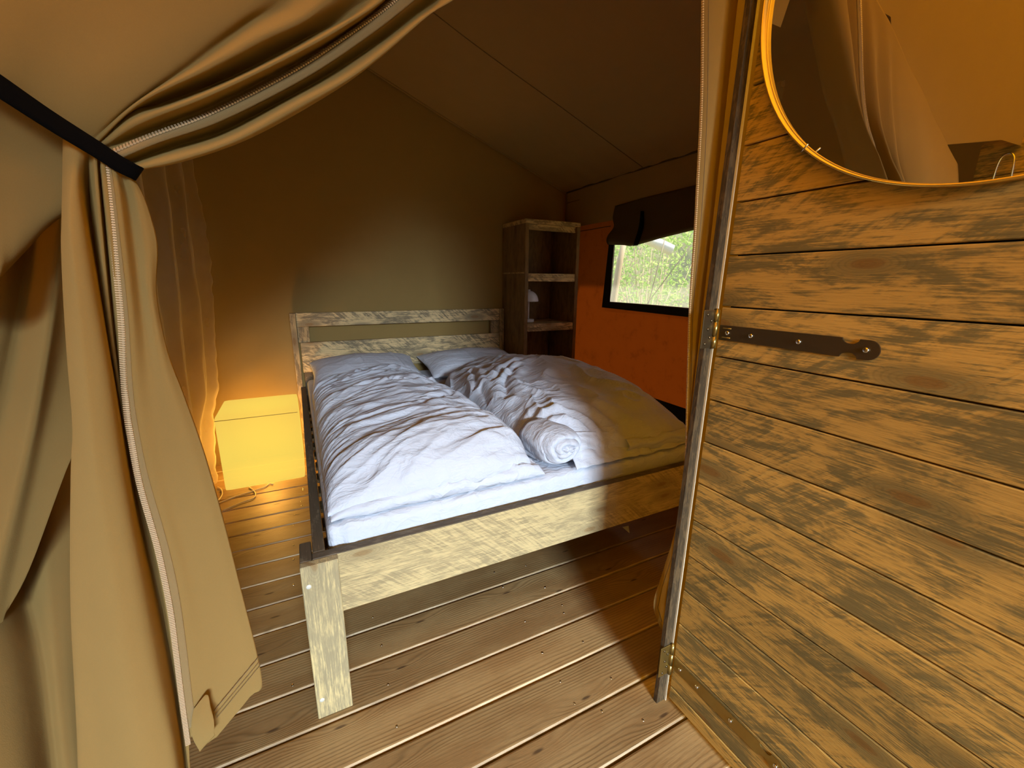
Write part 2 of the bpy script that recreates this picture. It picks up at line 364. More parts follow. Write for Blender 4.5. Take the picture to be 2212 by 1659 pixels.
# ------------------------------------------------------------------ floor
P0, PITCH, GAP = .615, .1438, .0065
floor = mobj('floor', [(-2.25, -2.6, -.06), (2.25, -2.6, -.06), (2.25, 3.3, -.06), (-2.25, 3.3, -.06)], [(0, 1, 2, 3)],
             plain('dark_void_below', (.02, .012, .008), .9), kind='structure')
nplk = MBld()
ya, yb2, zb2 = GAP/2, PITCH-GAP/2, -.028
prof = [(ya, zb2), (ya, -.0065), (ya+.0012, -.0028), (ya+.004, -.0006), (ya+.0075, 0), (yb2-.006, 0), (yb2-.002, -.0012), (yb2, -.005), (yb2, zb2)]
pn = len(prof)
nplk.add([(x, y, z) for x in (-2.2, 2.2) for y, z in prof], [(i, i+pn, (i+1) % pn+pn, (i+1) % pn) for i in range(pn)]+[tuple(range(pn)), tuple(range(2*pn-1, pn-1, -1))])
base_pl = None
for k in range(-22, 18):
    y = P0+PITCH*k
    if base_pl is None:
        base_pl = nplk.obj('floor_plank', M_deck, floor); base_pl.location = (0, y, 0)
        base_pl.data.materials.append(deckwood('lit_board_edge', 'X', (.62, .46, .26), (.5, .34, .18)))  # paler near edges: daylight catching the chamfers, put into the colour
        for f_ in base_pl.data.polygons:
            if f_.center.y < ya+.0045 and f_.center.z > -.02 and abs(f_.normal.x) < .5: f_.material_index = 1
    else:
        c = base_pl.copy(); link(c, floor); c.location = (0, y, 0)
# joists under the boards
for x in (-1.55, -.98, -.41, .16, .62, 1.2, 1.77):
    board('joist', (x-.03, -2.5, -.058), (x+.03, 3.2, -.0285), M_sidew, floor)
spos = [(1210, 1472), (1320, 1465), (1241, 1520), (1300, 1536), (1389, 1556), (1259, 1386), (1171, 1410), (1218, 1324), (1177, 1269), (805, 1333), (824, 1394),
        (838, 1478), (857, 1569), (1134, 1342), (1172, 1410), (1136, 1222), (1068, 1236), (1086, 1268), (1178, 1268), (632, 1480), (1214, 1307), (650, 1083), (655, 1058), (655, 1054),
        (652, 1092), (637, 1112), (634, 1134), (634, 1178), (634, 1209), (634, 1263)]
scr = MBld().lathe([(.0, .0012), (.0028, .0012), (.0038, .0003), (.004, -.002)], (0, 0, 0), 10)
s0 = None
for (x, y) in spos:
    p = at(x, y, Z=0)
    if s0 is None: s0 = scr.obj('floor_screw', M_steel, floor, True); c = s0
    else: c = s0.copy(); link(c, floor)
    c.location = (p[0], p[1], 0)
# ------------------------------------------------------------------ tent shell
YB, XR, EZ = 3.2, 2.118, 1.925
RZ = lambda x: 2.738-.386*abs(x)      # roof height
def quad(name, pts, mat, nx=1, **k):
    return mobj(name, pts, [tuple(range(len(pts)))], mat, kind='structure', **k)
def wavy(name, fn, a, b, mat, thick=.002, **k):
    R = np.array([[fn(i/(a-1), j/(b-1)) for j in range(b)] for i in range(a)])
    return sheet(name, R, mat, None, thick, kind='structure', **k)
nz = lambda x, y, z=0: noise.noise(Vector((x, y, z)))
def backf(u, v):
    x = -2.15+4.27*u; top = RZ(x)+.01; z = -.055+v*(top+.055)
    d = .010*nz(x*1.3, z*1.1, 3)+.006*math.exp(-((x+.25)/.35)**2)*math.sin((z-x*.7)*21)*math.exp(-((z-.62)/.25)**2)
    return (x, YB+.012+d, z)
wavy('wall_back', backf, 110, 70, M_wall)
def rightf(u, v):                      # bedroom side: orange canvas above the black skirt, hole left for the window
    return None
WY0, WY1, WZ0, WZ1 = 1.60, 2.605, 1.005, 1.56
wl = MBld()
def strip(y0, y1, z0, z1, ny=14, nzn=8):
    V = []; 
    for i in range(ny+1):
        for j in range(nzn+1):
            y = y0+(y1-y0)*i/ny; z = z0+(z1-z0)*j/nzn
            V.append((XR, y, z))
    wl.add(V, grid_faces(ny+1, nzn+1))
strip(.7, WY0, .43, EZ); strip(WY1, YB+.02, .43, EZ); strip(WY0, WY1, .43, WZ0+.012); strip(WY0, WY1, WZ1, EZ)
wr = wl.obj('wall_right', M_orange, None, True, kind='structure')
mobj('baseboard_right', [(XR+.004, .7, -.06), (XR+.004, YB+.02, -.06), (XR-.004, YB+.02, .445), (XR-.004, .7, .43)], [(0, 1, 2, 3)], M_skirt, kind='structure')
def rooff(s, y0, y1):
    def f(u, v):
        x = s*(XR+.03)*u; y = y0+(y1-y0)*v
        sag = -.018*math.sin(math.pi*u)*(.6+.4*math.cos(y*5.2))
        fold = .010*math.sin(y*31+2*nz(y*2, 1))*max(0, (u-.6)/.4)*(s > 0)
        d = .008*nz(x*1.5, y*1.5, 5)
        return (x, y, RZ(x)+sag*.6+fold*.7+d)
    return f
wavy('ceiling_bedroom_right', rooff(1, .72, YB+.03), 60, 60, M_roof)
wavy('ceiling_bedroom_left', rooff(-1, .72, YB+.03), 20, 30, M_roof)
wavy('ceiling_living_right', rooff(1, -.65, .72), 20, 30, M_amber)
wavy('ceiling_living_left', rooff(-1, -.65, .72), 20, 30, M_amber)
wavy('ceiling_entrance_right', rooff(1, -2.55, -.65), 20, 20, M_roof)
wavy('ceiling_entrance_left', rooff(-1, -2.55, -.65), 20, 20, M_roof)
# roof seams and hem
seam = MBld()
def roofp(x, y): return np.array(rooff(1, .72, YB+.03)(x/(XR+.03), (y-.72)/(YB+.03-.72)))+np.array([0, 0, -.004])
for yy in (2.30,):
    seam.tube([roofp(x, yy) for x in np.linspace(.05, 2.1, 40)], .0022, 5)
seam.obj('roof_seam', M_thread, bpy.data.objects['ceiling_bedroom_right'], True)
hem = MBld(); hem.tube([roofp(x, YB-.012) for x in np.linspace(.02, 2.1, 40)], .006, 6)
hem.obj('roof_hem', M_roof, bpy.data.objects['ceiling_bedroom_right'], True)
ev = MBld(); ev.tube([(XR-.015, y, EZ-.004+.006*nz(y*4, 0)) for y in np.linspace(.75, 3.18, 40)], .006, 6)
ev.tube([(XR-.008, y, 1.84+.004*nz(y*4, 3)) for y in np.linspace(.75, 3.18, 30)], .003, 5)
ev.tube([(XR-.008, y, 1.60+.004*nz(y*4, 5)) for y in np.linspace(2.6, 3.18, 12)], .003, 5)
ev.obj('eave_seam', M_flap, wr, True)
# upper band of the side wall where the roof canvas laps down over it (opaque)
def lapf(u, v):
    y = .72+(YB-.72)*u; z = EZ+.012-(.30)*v
    return (XR-.010-.012*nz(y*3, z*3, 4)-.004, y, z)
wavy('trim_1', lapf, 60, 10, M_roof)
mobj('trim_3', [(XR, .75, EZ-.01), (XR+.36, .75, EZ-.13), (XR+.36, YB+.3, EZ-.13), (XR, YB+.3, EZ-.01)], [(0, 1, 2, 3)], M_roof, kind='structure')  # unseen eave overhang, put in to shade the upper side wall
# bedroom left and living walls
mobj('wall_left', [(-2.12, .72, -.06), (-2.12, YB+.02, -.06), (-2.12, YB+.02, EZ), (-2.12, .72, EZ)], [(0, 1, 2, 3)], M_roof, kind='structure')
mobj('wall_living_left', [(-2.12, -2.5, -.06), (-2.12, .72, -.06), (-2.12, .72, EZ), (-2.12, -2.5, EZ)], [(0, 1, 2, 3)], M_amber, kind='structure')
mobj('wall_living_right', [(XR, -2.5, -.06), (XR, .72, -.06), (XR, .72, EZ), (XR, -2.5, EZ)], [(0, 1, 2, 3)], M_amber, kind='structure')
OW, OZ = .75, 2.68
mobj('wall_front', [(-2.12, -2.5, -.06), (-OW, -2.5, -.06), (-OW, -2.5, RZ(OW)), (-2.12, -2.5, EZ),
                    (OW, -2.5, -.06), (2.12, -2.5, -.06), (2.12, -2.5, EZ), (OW, -2.5, RZ(OW)), (-OW, -2.5, OZ), (OW, -2.5, OZ), (0, -2.5, 2.74)],
     [(0, 1, 2, 3), (4, 5, 6, 7), (8, 9, 7, 10, 2)], M_roof, kind='structure')
# divider canvas to the right of the post and above the opening
mobj('wall_divider', [(.9, .735, -.03), (XR, .735, -.03), (XR, .735, EZ), (.9, .735, RZ(.9)-.01)], [(0, 1, 2, 3)], M_can, kind='structure')
# ------------------------------------------------------------------ window in the side wall
win = empty('window_1', (XR, 2.2, 1.2), kind='structure')
def wp(x, y, off=0.): return at(x, y, X=XR-off)
b_out = [wp(1300, 664, .012), wp(1500, 688, .012)]; 
def band(name, quadpts, mat, parent, th=.004):
    q = [np.array(p) for p in quadpts]; V = q+[p+np.array([th, 0, 0]) for p in q]
    f = [(0, 1, 2, 3), (7, 6, 5, 4), (0, 4, 5, 1), (1, 5, 6, 2), (2, 6, 7, 3), (3, 7, 4, 0)]
    return mobj(name, V, f, mat, parent)
band('frame_binding', [wp(1300, 664, .02), wp(1530, 690, .02), wp(1530, 668, .02), wp(1318, 652, .02)], M_skirt, win)
band('frame_binding', [wp(1300, 664, .021), wp(1318, 652, .021), wp(1330, 500, .021), wp(1318, 500, .021)], M_skirt, win)
pipe = MBld(); pipe.tube([wp(1328, 515, .026), wp(1322, 590, .026), wp(1318, 652, .026), wp(1400, 658, .026), wp(1530, 669, .026)], .0026, 6)
pipe.obj('pale_piping', plain('pale_piping', (.55, .52, .45), .6), win, True)
# film pane
Rp = np.array([[(XR+.002+.004*nz(y*3, z*3, 2), y, z) for z in np.linspace(.99, WZ1, 8)] for y in np.linspace(WY0-.02, WY1+.01, 14)])
sheet('window_film', Rp, M_film, win, 0)
# rolled-up flap tied over the window
fl = empty('window_flap', (XR-.05, 2.2, 1.6), label='dark canvas flap rolled up above the tent window with a black tie', category='window flap')
fc = [[at(1329, 445, X=2.10), at(1400, 425, X=2.09), at(1470, 408, X=2.09), at(1560, 385, X=2.09)],
      [at(1324, 470, X=2.075), at(1400, 452, X=2.07), at(1470, 440, X=2.06), at(1560, 420, X=2.06)],
      [at(1326, 490, X=2.07), at(1400, 485, X=2.05), at(1470, 470, X=2.055), at(1560, 452, X=2.06)],
      [at(1313, 509, X=2.04), at(1350, 511, X=2.03), at(1380, 508, X=2.035), at(1440, 490, X=2.045), at(1560, 462, X=2.05)],
      [at(1310, 520, X=2.05), at(1345, 523, X=2.04), at(1368, 525, X=2.04), at(1440, 506, X=2.05), at(1560, 474, X=2.055)],
      [at(1313, 528, X=2.08), at(1345, 529, X=2.07), at(1370, 530, X=2.07), at(1440, 511, X=2.08), at(1560, 482, X=2.09)]]
sheet('rolled_flap', loft(fc, 40, 6, .0), M_flap, fl, .003)
tie = loft([[at(1384, 456, X=2.062), at(1380, 490, X=2.035), at(1370, 524, X=2.02), at(1368, 531, X=2.05)],
            [at(1391, 456, X=2.062), at(1390, 490, X=2.035), at(1381, 522, X=2.02), at(1378, 530, X=2.05)]], 16, 2)
sheet('tie_tape', tie, M_black, fl, .002, label='black tie tape around the rolled flap')
# ------------------------------------------------------------------ outside
mobj('ground', [(-30, -30, -.5), (30, -30, -.5), (30, 30, -.5), (-30, 30, -.5)], [(0, 1, 2, 3)], M_grass, kind='structure')
def rnd(a, b): return random.uniform(a, b)
def shrub(cx, cy, cz, rx, ry, rz, n, label, nm='shrub'):
    root = empty(nm, (cx, cy, -.5), label=label, category='shrub')
    br = MBld(); lf = MBld()
    for i in range(26):
        a = rnd(0, 6.28); p = [(cx, cy, -.5)]
        q = (cx+rx*.8*math.cos(a)*rnd(.3, 1), cy+ry*.8*math.sin(a)*rnd(.3, 1), cz+rz*rnd(-.2, .9))
        m = (cx+(q[0]-cx)*.4+rnd(-.1, .1), cy+(q[1]-cy)*.4, (q[2]-.5)*.5)
        br.tube([p[0], m, q], [.02, .012, .004], 5)
    br.obj('stem', M_bark, root, True)
    for i in range(n):
        a, b = rnd(0, 6.28), math.acos(rnd(-1, 1)); r = rnd(.55, 1)**.5
        c = Vector((cx+rx*r*math.sin(b)*math.cos(a), cy+ry*r*math.sin(b)*math.sin(a), cz+rz*r*math.cos(b)))
        if nz(c.x*2.2, c.y*2.2, c.z*2.2) < -.22: continue
        d = Vector((rnd(-1, 1), rnd(-1, 1), rnd(-1, .4))).normalized(); s = d.cross(Vector((rnd(-1, 1), rnd(-1, 1), rnd(-1, 1)))).normalized()
        L = rnd(.035, .075); W = L*.28; up = d.cross(s)*L*.12
        lf.add([c, c+d*L*.4+s*W+up, c+d*L, c+d*L*.4-s*W+up], [(0, 1, 2), (0, 2, 3)])
    lf.obj('foliage', M_leaf, root, False, kind='stuff')
shrub(5.0, 5.1, .95, 1.0, 1.5, 1.15, 9000, 'bright green leafy shrub outside the tent window')
shrub(6.9, 8.6, 1.6, 1.8, 1.8, 2.2, 7000, 'taller hazy shrub farther off behind the window film')
shrub(5.0, 2.3, .55, .9, .9, .9, 5000, 'low shrub at the right edge of the tent window view')
pl = MBld(); pl.tube([at(1353, 500, X=3.1), at(1338, 570, X=3.0), at(1318, 700, X=2.9), at(1290, 870, X=2.78), at(1270, 1010, X=2.7)*[1, 1, 0]+[0, 0, -.5]], [.028, .033, .036, .038, .038], 10)
pl.obj('tent_pole', M_bark, None, True, label='slanted peeled wooden tent pole outside the window', category='pole')
rp = MBld(); rp.tube([at(1445, 480, X=2.9), at(1418, 590, X=2.75), at(1392, 690, X=2.62), at(1330, 830, X=2.45), at(1290, 930, X=2.4)*[1, 1, 0]+[0, 0, -.5]], .0045, 6)
rp.obj('guy_rope', M_rope, None, True, label='steeper guy rope crossing the window view', category='rope')
rp = MBld(); rp.tube([at(1530, 480, X=3.1), at(1440, 600, X=2.9), at(1380, 680, X=2.75), at(1300, 780, X=2.6), at(1200, 880, X=2.5)*[1, 1, 0]+[0, 0, -.5]], .0045, 6)
rp.obj('guy_rope', M_rope, None, True, label='flatter guy rope running to the lower right of the window', category='rope')
wt = MBld(); wt.tube([(2.40, at(1340, 480, X=2.4)[1], 1.80), at(1404, 520, X=2.95), at(1425, 528, X=3.1), at(1451, 541, X=3.2)], [.03, .044, .050, .052], 14)
wt.obj('white_roll', plain('white_vinyl', (.9, .92, .95), .4), None, True, label='white rolled bundle hanging outside behind the window film', category='roll')
bk = [[(8.6+j*.55+.5*nz(i*.4, j), -2+i*1.0, -.5+5.2*(j/9)**.7+.3*nz(i*.5, j*.6, 2)) for j in range(10)] for i in range(26)]
sheet('grass_bank', np.array(bk), M_grass, None, 0, kind='structure')
# ------------------------------------------------------------------ bed
bed = empty('bed', (.75, 2.1, 0), label='wooden double bed of worn grey-tan boards with an open-topped headboard', category='bed')
ZL, ZR = .4875, .4885
board('leg', (-.058, 1.068, .0), (.033, 1.092, ZL), M_legw, bed)
board('leg_side_plank', (-.058, 1.093, .16), (-.029, 1.186, ZL), M_sidew, bed)
board('footboard_rail', (-.028, 1.093, .304), (1.508, 1.123, ZR), M_railw, bed)
board('side_rail', (-.026, 1.124, .304), (.004, 3.13, ZR), M_sidew, bed)
board('side_rail', (1.476, 1.124, .304), (1.506, 3.13, ZR), M_sidew, bed)
board('leg', (1.42, 1.068, 0), (1.511, 1.092, ZL), M_legw, bed)
HY = 3.13
board('headboard_post', (-.048, HY, 0), (-.012, HY+.055, .984), M_headz, bed)
board('headboard_post', (1.468, HY, 0), (1.505, HY+.055, .986), M_headz, bed)
board('headboard_top_rail', (-.0105, HY+.010, .895), (1.467, HY+.038, .986), M_headw, bed)
board('headboard_panel', (.000, HY+.006, .587), (1.466, HY+.034, .789), M_headw, bed)
board('headboard_block', (-.0105, HY+.012, .7895), (.060, HY+.042, .8945), M_headz, bed)
board('headboard_block', (1.395, HY+.012, .7895), (1.466, HY+.042, .8945), M_headz, bed)
board('headboard_block', (.004, HY+.012, .3), (.075, HY+.042, .5865), M_sidew, bed)
board('headboard_block', (1.395, HY+.012, .3), (1.466, HY+.042, .5865), M_sidew, bed)
board('headboard_lower_rail', (.0755, HY+.014, .33), (1.394, HY+.040, .50), M_sidew, bed)
for i in range(14):
    y = 1.22+i*.138; board('bed_slat', (.006, y, .325), (1.475, y+.07, .343), M_legw, bed)
for (x, y) in ((667, 1268), (696, 1512)):
    p = at(x, y, Y=1.068); MBld().lathe([(0, -.0012), (.006, -.0012), (.007, .0005)], p, 12, 'Y').obj('screw_plug', plain('pale_filler', (.75, .72, .6), .6), bed, True)
for o_ in bpy.data.objects['footboard_rail'], :
    o_.data.materials.append(M_edgex)
    for f_ in o_.data.polygons:
        if f_.normal.z > .5: f_.material_index = 1
# triangular corner of cloth hanging below the rail
q = [at(1345, 1139, Y=1.30), at(1358, 1136, Y=1.30), at(1360, 1152, Y=1.30)]
mobj('cloth_tag', q+[p+np.array([0, .003, 0]) for p in q], [(0, 1, 2), (5, 4, 3), (0, 3, 4, 1), (1, 4, 5, 2), (2, 5, 3, 0)], M_white, bed)
# ------------------------------------------------------------------ cloth lumps
def fbm(x, y, z, o=3):
    s = 0; a = 1.
    for _ in range(o): s += a*noise.noise(Vector((x, y, z))); x *= 2.03; y *= 2.03; z += 7.1; a *= .5
    return s
def lump(name, mat, outline, zb, top, wr, nu=150, nv=190, label=None, cat=None, group=None, ex=3.2, vx=16., parts=None, seams=()):
    """soft stuffed shape: outline(v)->(x0,x1,y) footprint rows, top(u,v) height, wr(x,y,u,v) wrinkle height"""
    V = []
    for j in range(nv):
        v = j/(nv-1); vv = v
        for i in range(nu):
            # squeeze samples to the rim so the sides stay smooth
            a = -math.cos(math.pi*i/(nu-1)); u = .5+.5*a
            x, y = outline(u, v)
            e = max(0., 1-abs(2*u-1)**ex); g = max(0., 1-min(1., abs(2*v-1))**vx)
            k = (e*g)**(.42)
            h = top(u, v)*k
            h += wr(x, y, u, v)*min(1, k*1.6)
            V.append((x, y, zb+max(h, 0)))
    n = len(V); T = list(V)
    Bq = [(x, y, min(zb+.002, z)) for x, y, z in V]
    Fs = grid_faces(nv, nu)
    return V, Fs
def ridge(n, p=1.0): return max(0., 1-abs(n))**p
def seg_d(x, y, P):
    best = 9; 
    for (a, b), (c, d) in zip(P[:-1], P[1:]):
        vx, vy = c-a, d-b; t = max(0, min(1, ((x-a)*vx+(y-b)*vy)/(vx*vx+vy*vy))); q = math.hypot(x-a-t*vx, y-b-t*vy)
        if q < best: best = q
    return best
# mattress in a white fitted sheet
mat_ = MBld(); nx_, ny_ = 90, 70
def mtop(x, y): return .545+.003*nz(x*5, y*5)
mx0, mx1, my0, my1 = .014, 1.468, 1.137, 3.10
def sbox(nm, lo, hi, r, mat, fn=None, n=40, **k):
    """rounded box as a sheet-covered block with optional displacement"""
    bm = bmesh.new(); bmesh.ops.create_cube(bm, size=1.)
    bmesh.ops.subdivide_edges(bm, edges=bm.edges[:], cuts=n, use_grid_fill=True)
    lo = np.array(lo); hi = np.array(hi); c = (lo+hi)/2; hs = (hi-lo)/2
    for v in bm.verts:
        p = np.array(v.co)*2*hs; q = np.clip(p, -(hs-r), hs-r); d = p-q; L = np.linalg.norm(d)
        nrm = d/L if L > 1e-9 else np.zeros(3)
        p = q+nrm*r if L > 1e-9 else p
        if fn: p = p+nrm*fn(*(p+c))
        v.co = Vector(p+c)
    me = bpy.data.meshes.new(nm); vs = [tuple(v.co) for v in bm.verts]; bm.verts.index_update(); fs = [tuple(v.index for v in f.verts) for f in bm.faces]; bm.free()
    return mobj(nm, vs, fs, mat, smooth=True, **k)
def msh(x, y, z):
    d = 0.
    if y < 1.2:
        s = .5+.5*nz(x*1.7, 3.3); d += .0022*math.sin(x*95+3*nz(x*3, z*9)+z*25)*(.25 if x < .65 else 1.)*ridge(nz(x*9, 1.1), 1)
        d += .006*math.exp(-((x-.447-.02*(z-.5))/.008)**2)+.006*math.exp(-((x-.075+.1*(z-.5))/.012)**2)-.01*math.exp(-((x-.045)/.012)**2)
    return d
o = sbox('mattress', (mx0, my0, .345), (mx1, my1, .545), .028, M_white, msh, 110, label='mattress in a white fitted sheet inside the bed frame', category='mattress')
# pillows
def pillow(name, cx, cy, w, d, h, zb, tilt, seed, label, crease=()):
    V = []; nu, nv = 110, 80
    def P(u, v, s):
        a = 2*u-1; b = 2*v-1; ax = math.copysign(abs(a)**.75, a)
        pin = 1-.06*(1-b*b); pid = 1-.08*(1-a*a)
        x = a*w/2*(1-.05*(1-abs(b)**1.5)*1); y = b*d/2*(1-.06*(1-a*a))
        k = max(0, (1-abs(a)**3.0))**.55*max(0, (1-abs(b)**2.8))**.55
        z = (1 if s > 0 else -.3)*h/2*k
        if s > 0:
            wv = .010*fbm(x*5+seed, y*7, seed, 3)*k
            wv += .004*ridge(nz(x*14+seed, y*5, 2), 3)*(1-k)*2
            for (c0, c1, am) in crease: wv += am*math.exp(-((x-c0-c1*y)/.006)**2)*(1-abs(b)**4)
            z += wv
        return x, y, z
    vs = []
    for s in (1, -1):
        for j in range(nv):
            for i in range(nu):
                u = .5-.5*math.cos(math.pi*i/(nu-1)); v = .5-.5*math.cos(math.pi*j/(nv-1))
                x, y, z = P(u, v, s)
                ct, st = math.cos(tilt), math.sin(tilt)
                vs.append((cx+x, cy+y*ct-z*st, zb+y*st+z*ct))
    g = grid_faces(nv, nu); fs = g+[tuple(i+nu*nv for i in f[::-1]) for f in g]
    me = mobj(name, vs, fs, M_white, smooth=True, label=label, category='pillow', group='pillows against the headboard')
    bm = bmesh.new(); bm.from_mesh(me.data); bmesh.ops.remove_doubles(bm, verts=bm.verts, dist=.0004); bm.to_mesh(me.data); bm.free()
    return me
pillow('pillow', .378, 2.90, .68, .44, .20, .606, .20, 1.3, 'left white pillow, nearer the glowing cube lamp', ((-.04, -.12, .006), (.20, -.12, .006)))
pillow('pillow', 1.13, 2.90, .72, .44, .18, .604, .17, 5.3, 'right white pillow, nearer the tall shelf unit', ((-.05, -.12, .005), (.22, -.10, .005)))
# left duvet: long soft slab, folded lengthwise
def crv(pts):
    ys = [p[0] for p in pts]; xs = [p[1] for p in pts]
    return lambda t: float(np.interp(t, ys, xs))
L_l = crv([(0, .020), (.1, .022), (.5, .024), (.9, .03), (1, .06)])
L_r = crv([(0, .68), (.12, .700), (.3, .69), (.6, .68), (.9, .68), (1, .60)])
L_y0 = crv([(0, 1.165), (.3, 1.158), (.7, 1.150), (1, 1.18)]); L_y1 = crv([(0, 2.68), (.3, 2.66), (.6, 2.80), (1, 2.74)])
def L_out(u, v):
    x = L_l(v)+(L_r(v)-L_l(v))*u; y = L_y0(u)+(L_y1(u)-L_y0(u))*v; return x, y
def L_top(u, v):
    h = .150+.034*math.exp(-((v-.10)/.09)**2)*(.35+.65*u)+.018*math.exp(-((v-.42)/.2)**2)+.0
    h *= 1-.42*max(0, (v-.55)/.45)**1.3
    h += .020*math.sin(math.pi*u)*(1-.6*v); h *= 1-.38*math.exp(-(v/.06)**2)*max(0, 1-u)
    h += .02*nz(u*2.2, v*4, 8); return h
creL = [([(.05, 2.30), (.25, 2.33), (.5, 2.42), (.66, 2.52)], .012, .022), ([(.08, 1.98), (.3, 1.98), (.36, 2.02), (.52, 2.14), (.62, 2.2)], .016, .020),
        ([(.36, 1.97), (.42, 1.93), (.56, 2.03)], .012, .02), ([(.04, 2.05), (.2, 2.08), (.30, 2.12)], .012, .02), ([(.15, 1.52), (.4, 1.56), (.56, 1.70)], .014, .025)]
seamL = [[(.03, 1.42), (.2, 1.52), (.4, 1.60), (.52, 1.62), (.68, 1.60)], [(.04, 1.86), (.2, 1.90), (.45, 2.0), (.66, 2.06)], [(.1, 2.38), (.35, 2.4), (.58, 2.5)]]
def L_wr(x, y, u, v):
    wx = .10*nz(x*1.7, y*1.5, 1.7); sl = .45*x+.25*math.sin(y*3.)*x
    a = ridge(fbm(x*1.7+1, (y-sl+wx)*8.5, 2.2, 2)*1.5, 2.2)-.5
    b = ridge(fbm(x*3.5+4, (y-sl*.8+wx)*19, 5.2, 2)*1.5, 2)-.5
    c = fbm(x*5, y*9, 7.7, 3)
    m = .5+.5*min(1, max(0, nz(x*2.2, y*2.6, 11)*2.0+.55))
    h = (.028*a+.015*b)*m+.009*c
    for P, am, wd in creL: 
        d = seg_d(x, y, P); h -= am*math.exp(-(d/(wd*.6))**2); h += am*.8*math.exp(-((d-wd*1.3)/wd)**2)
    for P in seamL:
        d = seg_d(x, y, P); h += .0038*math.exp(-(d/.0045)**2)
    if v < .12: h += .008*fbm(x*9, y*16, 1, 2)
    return h
V1, F1 = lump('duvet', M_white, L_out, .562, L_top, L_wr, 200, 330)
# crumpled lower layer that shows at the foot
def L2_out(u, v): return .026+(.712-.026)*u*(1-.03*v), 1.146+.010*nz(u*9, 1)+(2.6-1.146)*v*.35
def L2_wr(x, y, u, v):
    return .018*(ridge(fbm(x*11+3, y*20+x*6, 4.4, 2)*1.4, 2)-.35)*min(1, max(0, (u-.35)*5))+.004*fbm(x*14, y*14, 2, 2)
V2, F2 = lump('d', M_white, L2_out, .554, lambda u, v: .036+.018*u*(1-(v > .9)*0), L2_wr, 150, 90)
V2 = [(x, y, z) for x, y, z in V2]
dm = MBld(); dm.add(V1, F1); dm.add(V2, F2)
du = mobj('duvet', dm.v, dm.f, M_white, smooth=True, label='left white duvet, flat folded and creased, nearer the glowing lamp', category='duvet', group='duvets on the bed')
du.modifiers.new('s', 'SOLIDIFY').thickness = .004
# right duvet: puffier, rolled at the foot
R_l = crv([(0, .745), (.12, .712), (.4, .70), (.8, .705), (1, .76)])
R_r = crv([(0, 1.46), (.3, 1.495), (.8, 1.495), (1, 1.42)])
R_y0 = crv([(0, 1.225), (.12, 1.20), (.3, 1.165), (.7, 1.145), (1, 1.150)]); R_y1 = crv([(0, 2.44), (.25, 2.60), (.6, 2.76), (1, 2.64)])
def R_out(u, v): return R_l(v)+(R_r(v)-R_l(v))*u, R_y0(u)+(R_y1(u)-R_y0(u))*v
def R_top(u, v):
    h = .135+.045*math.exp(-((v-.42)/.30)**2)
    h *= 1-.30*max(0, (v-.6)/.4)**1.3*(1-.4*u)
    h += .035*math.exp(-((v-.10)/.10)**2)*math.exp(-((u-.14)/.2)**2)+.028*math.exp(-((v-.5)/.32)**2)*min(1, u*2.5)
    h += .035*math.exp(-((u-.72)/.28)**2)*(1-.4*(1-v)**6); h *= 1-.35*math.exp(-(v/.10)**2)*min(1, u*3)
    h += .02*nz(u*2.7+5, v*4, 3); return h
creR = [([(.80, 1.62), (.86, 1.78), (.98, 1.90)], .016, .03), ([(.84, 1.84), (.96, 1.96), (1.08, 2.0)], .014, .03), ([(.76, 1.9), (.83, 2.08), (.86, 2.22)], .012, .022),
        ([(1.0, 2.3), (1.1, 2.36), (1.17, 2.46)], .010, .02), ([(.74, 1.7), (.77, 1.86)], .01, .02)]
seamR = [[(.76, 1.32), (.80, 1.46), (.92, 1.54), (1.1, 1.53), (1.3, 1.56)], [(1.12, 2.4), (1.2, 2.1), (1.28, 1.8), (1.40, 1.5)]]
def R_wr(x, y, u, v):
    wx = .09*nz(x*2, y*2, 4.1)
    tt = max(0, 1-(x-.69)/.30)
    # folds near the valley between the duvets run along the bed; the rest is loose and large
    a = ridge(fbm((x+wx-.25*y)*9, y*2.0, 2.2, 2)*1.5, 2.2)-.5
    b = ridge(fbm((x+.6*y+wx)*6+3, (y-x)*3.0, 6.1, 2)*1.4, 2)-.5
    h = .028*a*tt+.018*b*(1-.6*tt)+.010*fbm(x*5, y*5, 7, 3)
    k = math.exp(-((y-1.25)/.14)**2)*max(0, 1-(x-.72)/.6); r = math.hypot(x-.80, (y-1.20)*1.2)
    h += k*.017*math.sin(r*80+2*nz(x*6, y*6))*min(1, max(0, (r-.06)*12))
    for P, am, wd in creR:
        d = seg_d(x, y, P); h -= am*math.exp(-(d/(wd*.6))**2); h += am*.8*math.exp(-((d-wd*1.3)/wd)**2)
    for P in seamR:
        d = seg_d(x, y, P); h += .0038*math.exp(-(d/.0045)**2)
    return h
V1, F1 = lump('duvet', M_white, R_out, .560, R_top, R_wr, 200, 300)
dm = MBld(); dm.add(V1, F1)
